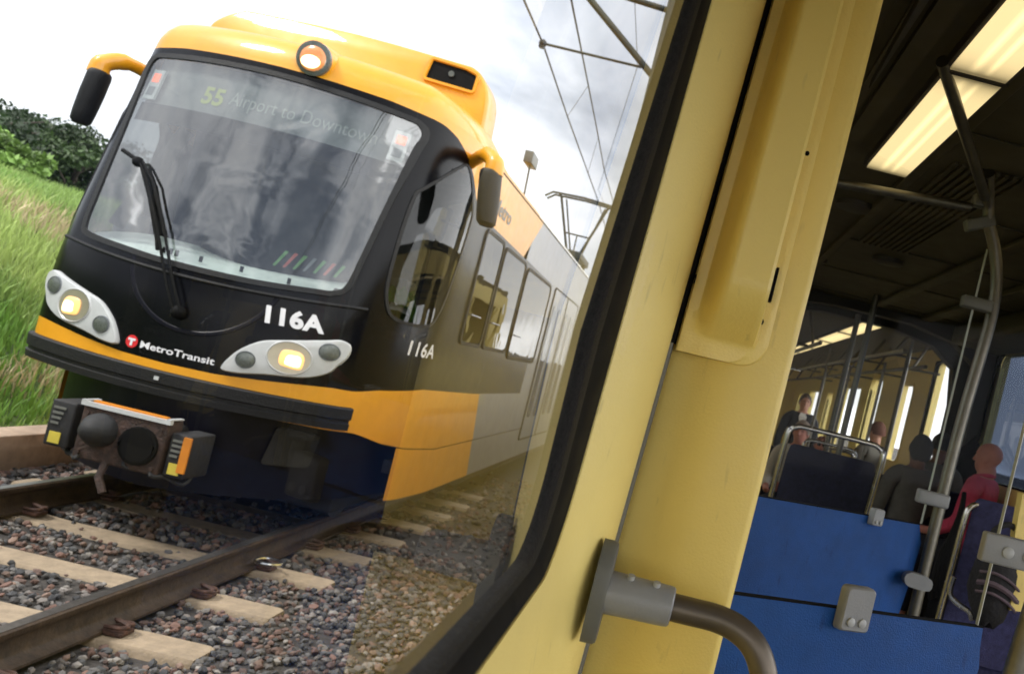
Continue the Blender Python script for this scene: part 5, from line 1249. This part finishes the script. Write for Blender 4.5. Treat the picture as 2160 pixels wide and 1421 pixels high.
        o = bpy.data.objects.new('hair', me); C.objects.link(o); o.parent = root
    elif False:
        mb = MB(); rows = []
        for i in range(5):
            zz_ = H-.045*s+i*.018*s; row = []
            for j in range(15):
                t = math.pi+math.pi*j/14; kk = 1.02-.03*(i/4)**2*3; row.append((.083*s*kk*math.cos(t), -.004+.102*s*kk*math.sin(t), zz_))
            rows.append(row)
        mb.grid(rows); me = bpy.data.meshes.new('hair'); me.from_pydata(mb.v, [], mb.f); me.materials.append(M[hair]); o = bpy.data.objects.new('hair', me); C.objects.link(o); o.parent = root
    # clothing
    TV = [(0, 0, hip-.02), (0, 0, hip+.2*s), (0, 0, sh-.12*s), (0, 0, sh+.005), (0, 0, sh+.045*s)]; TR = [(.175*s, .13*s), (.145*s, .12*s), (.18*s, .125*s), (.105*s, .085*s), (.062*s, .062*s)]
    TE = [(0, 1), (1, 2), (2, 3), (3, 4)]
    for sx in (-1, 1):
        pts = [(sx*.12*s, 0, sh-.008), (sx*.19*s, 0, sh-.04*s), (sx*.222*s, .03, sh-.30*s), (sx*.18*s, .22*s, sh-.41*s)] if sitting else [(sx*.12*s, 0, sh-.008), (sx*.195*s, 0, sh-.04*s), (sx*.243*s, -.01, sh-.32*s), (sx*.25*s, .05, sh-.54*s)]
        a_ = 3
        for p_, r_ in zip(pts, (.078*s, .072*s, .058*s, .048*s)): TV.append(p_); TR.append(r_); TE.append((a_, len(TV)-1)); a_ = len(TV)-1
    skinmesh('jacket' if vshirt else 'shirt', TV, TE, TR, top, root, None, 0)
    LV = [(0, 0, hip)]; LR = [(.165*s, .13*s)]; LE = []
    for sx in (-1, 1):
        pts = [(sx*.10*s, .10, hip), (sx*.12*s, .42*s, hip+.01), (sx*.12*s, .44*s, hip-.22*s), (sx*.12*s, .44*s, .10)] if sitting else [(sx*.10*s, 0, hip-.08), (sx*.11*s, .01, hip*.52), (sx*.12*s, -.01, .09)]
        a_ = 0
        for p_, r_ in zip(pts, (.10*s, .078*s, .068*s, .058*s)): LV.append(p_); LR.append(r_); LE.append((a_, len(LV)-1)); a_ = len(LV)-1
    skinmesh('trousers', LV, LE, LR, lower, root, None, 0)
    if vshirt:
        mb = MB(); mb.add([(-.055*s, .118*s, sh+.0*s), (.055*s, .118*s, sh+.0*s), (0, .135*s, sh-.22*s), (-.035*s, .07*s, sh+.05*s), (.035*s, .07*s, sh+.05*s)], [(0, 2, 1), (3, 0, 1, 4)])
        me = bpy.data.meshes.new('shirt_front'); me.from_pydata(mb.v, [], mb.f); me.materials.append(M['shirt']); o = bpy.data.objects.new('shirt_front', me); C.objects.link(o); o.parent = root
    return root
p = aty(2086, 968, 5.9); person((p.x, 5.9, p.z), R(50), 'bald man in a pink collared shirt seen from behind at the right', 'skin2', 'hairshort', 'pink', bald=True, hs=.90, lower='suit')
p = aty(1941, 950, 6.1); person((p.x, 6.1, p.z), R(12), 'dark haired passenger left of the tall bright window, in an olive top', 'skindk', 'hairdk', 'olive', hs=.87, long_hair=True)
p = aty(1985, 943, 6.6); person((p.x, 6.6, p.z), R(-10), 'passenger with black hair in front of the tall bright window', 'skindk', 'hairdk', 'olive', hs=.86)
p = aty(1698, 849, 12.2); person((p.x, 12.2, p.z), R(180), 'man standing in a dark suit and white shirt at the far left of the carriage', 'skin', 'hairshort', 'suit', sitting=False, hs=1.0, vshirt=True, lower='suit')
p = aty(1690, 912, 8.2); person((p.x, 8.2, p.z), R(160), 'grey haired passenger in a white shirt behind the chrome seat frame', 'skin2', 'hairgrey', 'shirt', hs=.9)
p = aty(1731, 940, 10.2); person((p.x, 10.2, p.z), R(175), 'brown haired passenger in sunglasses, partly behind the seat frame', 'skin2', 'hairbr', 'shirt', hs=.88, glasses=True, long_hair=True)
p = aty(1850, 912, 9.6); person((p.x, 9.6, p.z), R(30), 'small far passenger with brown hair before the window posts', 'skin', 'hairbr', 'olive', hs=.95)

# ------------------------------------------------------------------ render look
scene.render.engine = 'CYCLES'
scene.view_settings.view_transform = 'Standard'; scene.view_settings.look = 'None'; scene.view_settings.exposure = 1.08; scene.view_settings.gamma = 1
scene.cycles.max_bounces = 10; scene.cycles.transparent_max_bounces = 16; scene.cycles.glossy_bounces = 5; scene.cycles.diffuse_bounces = 5
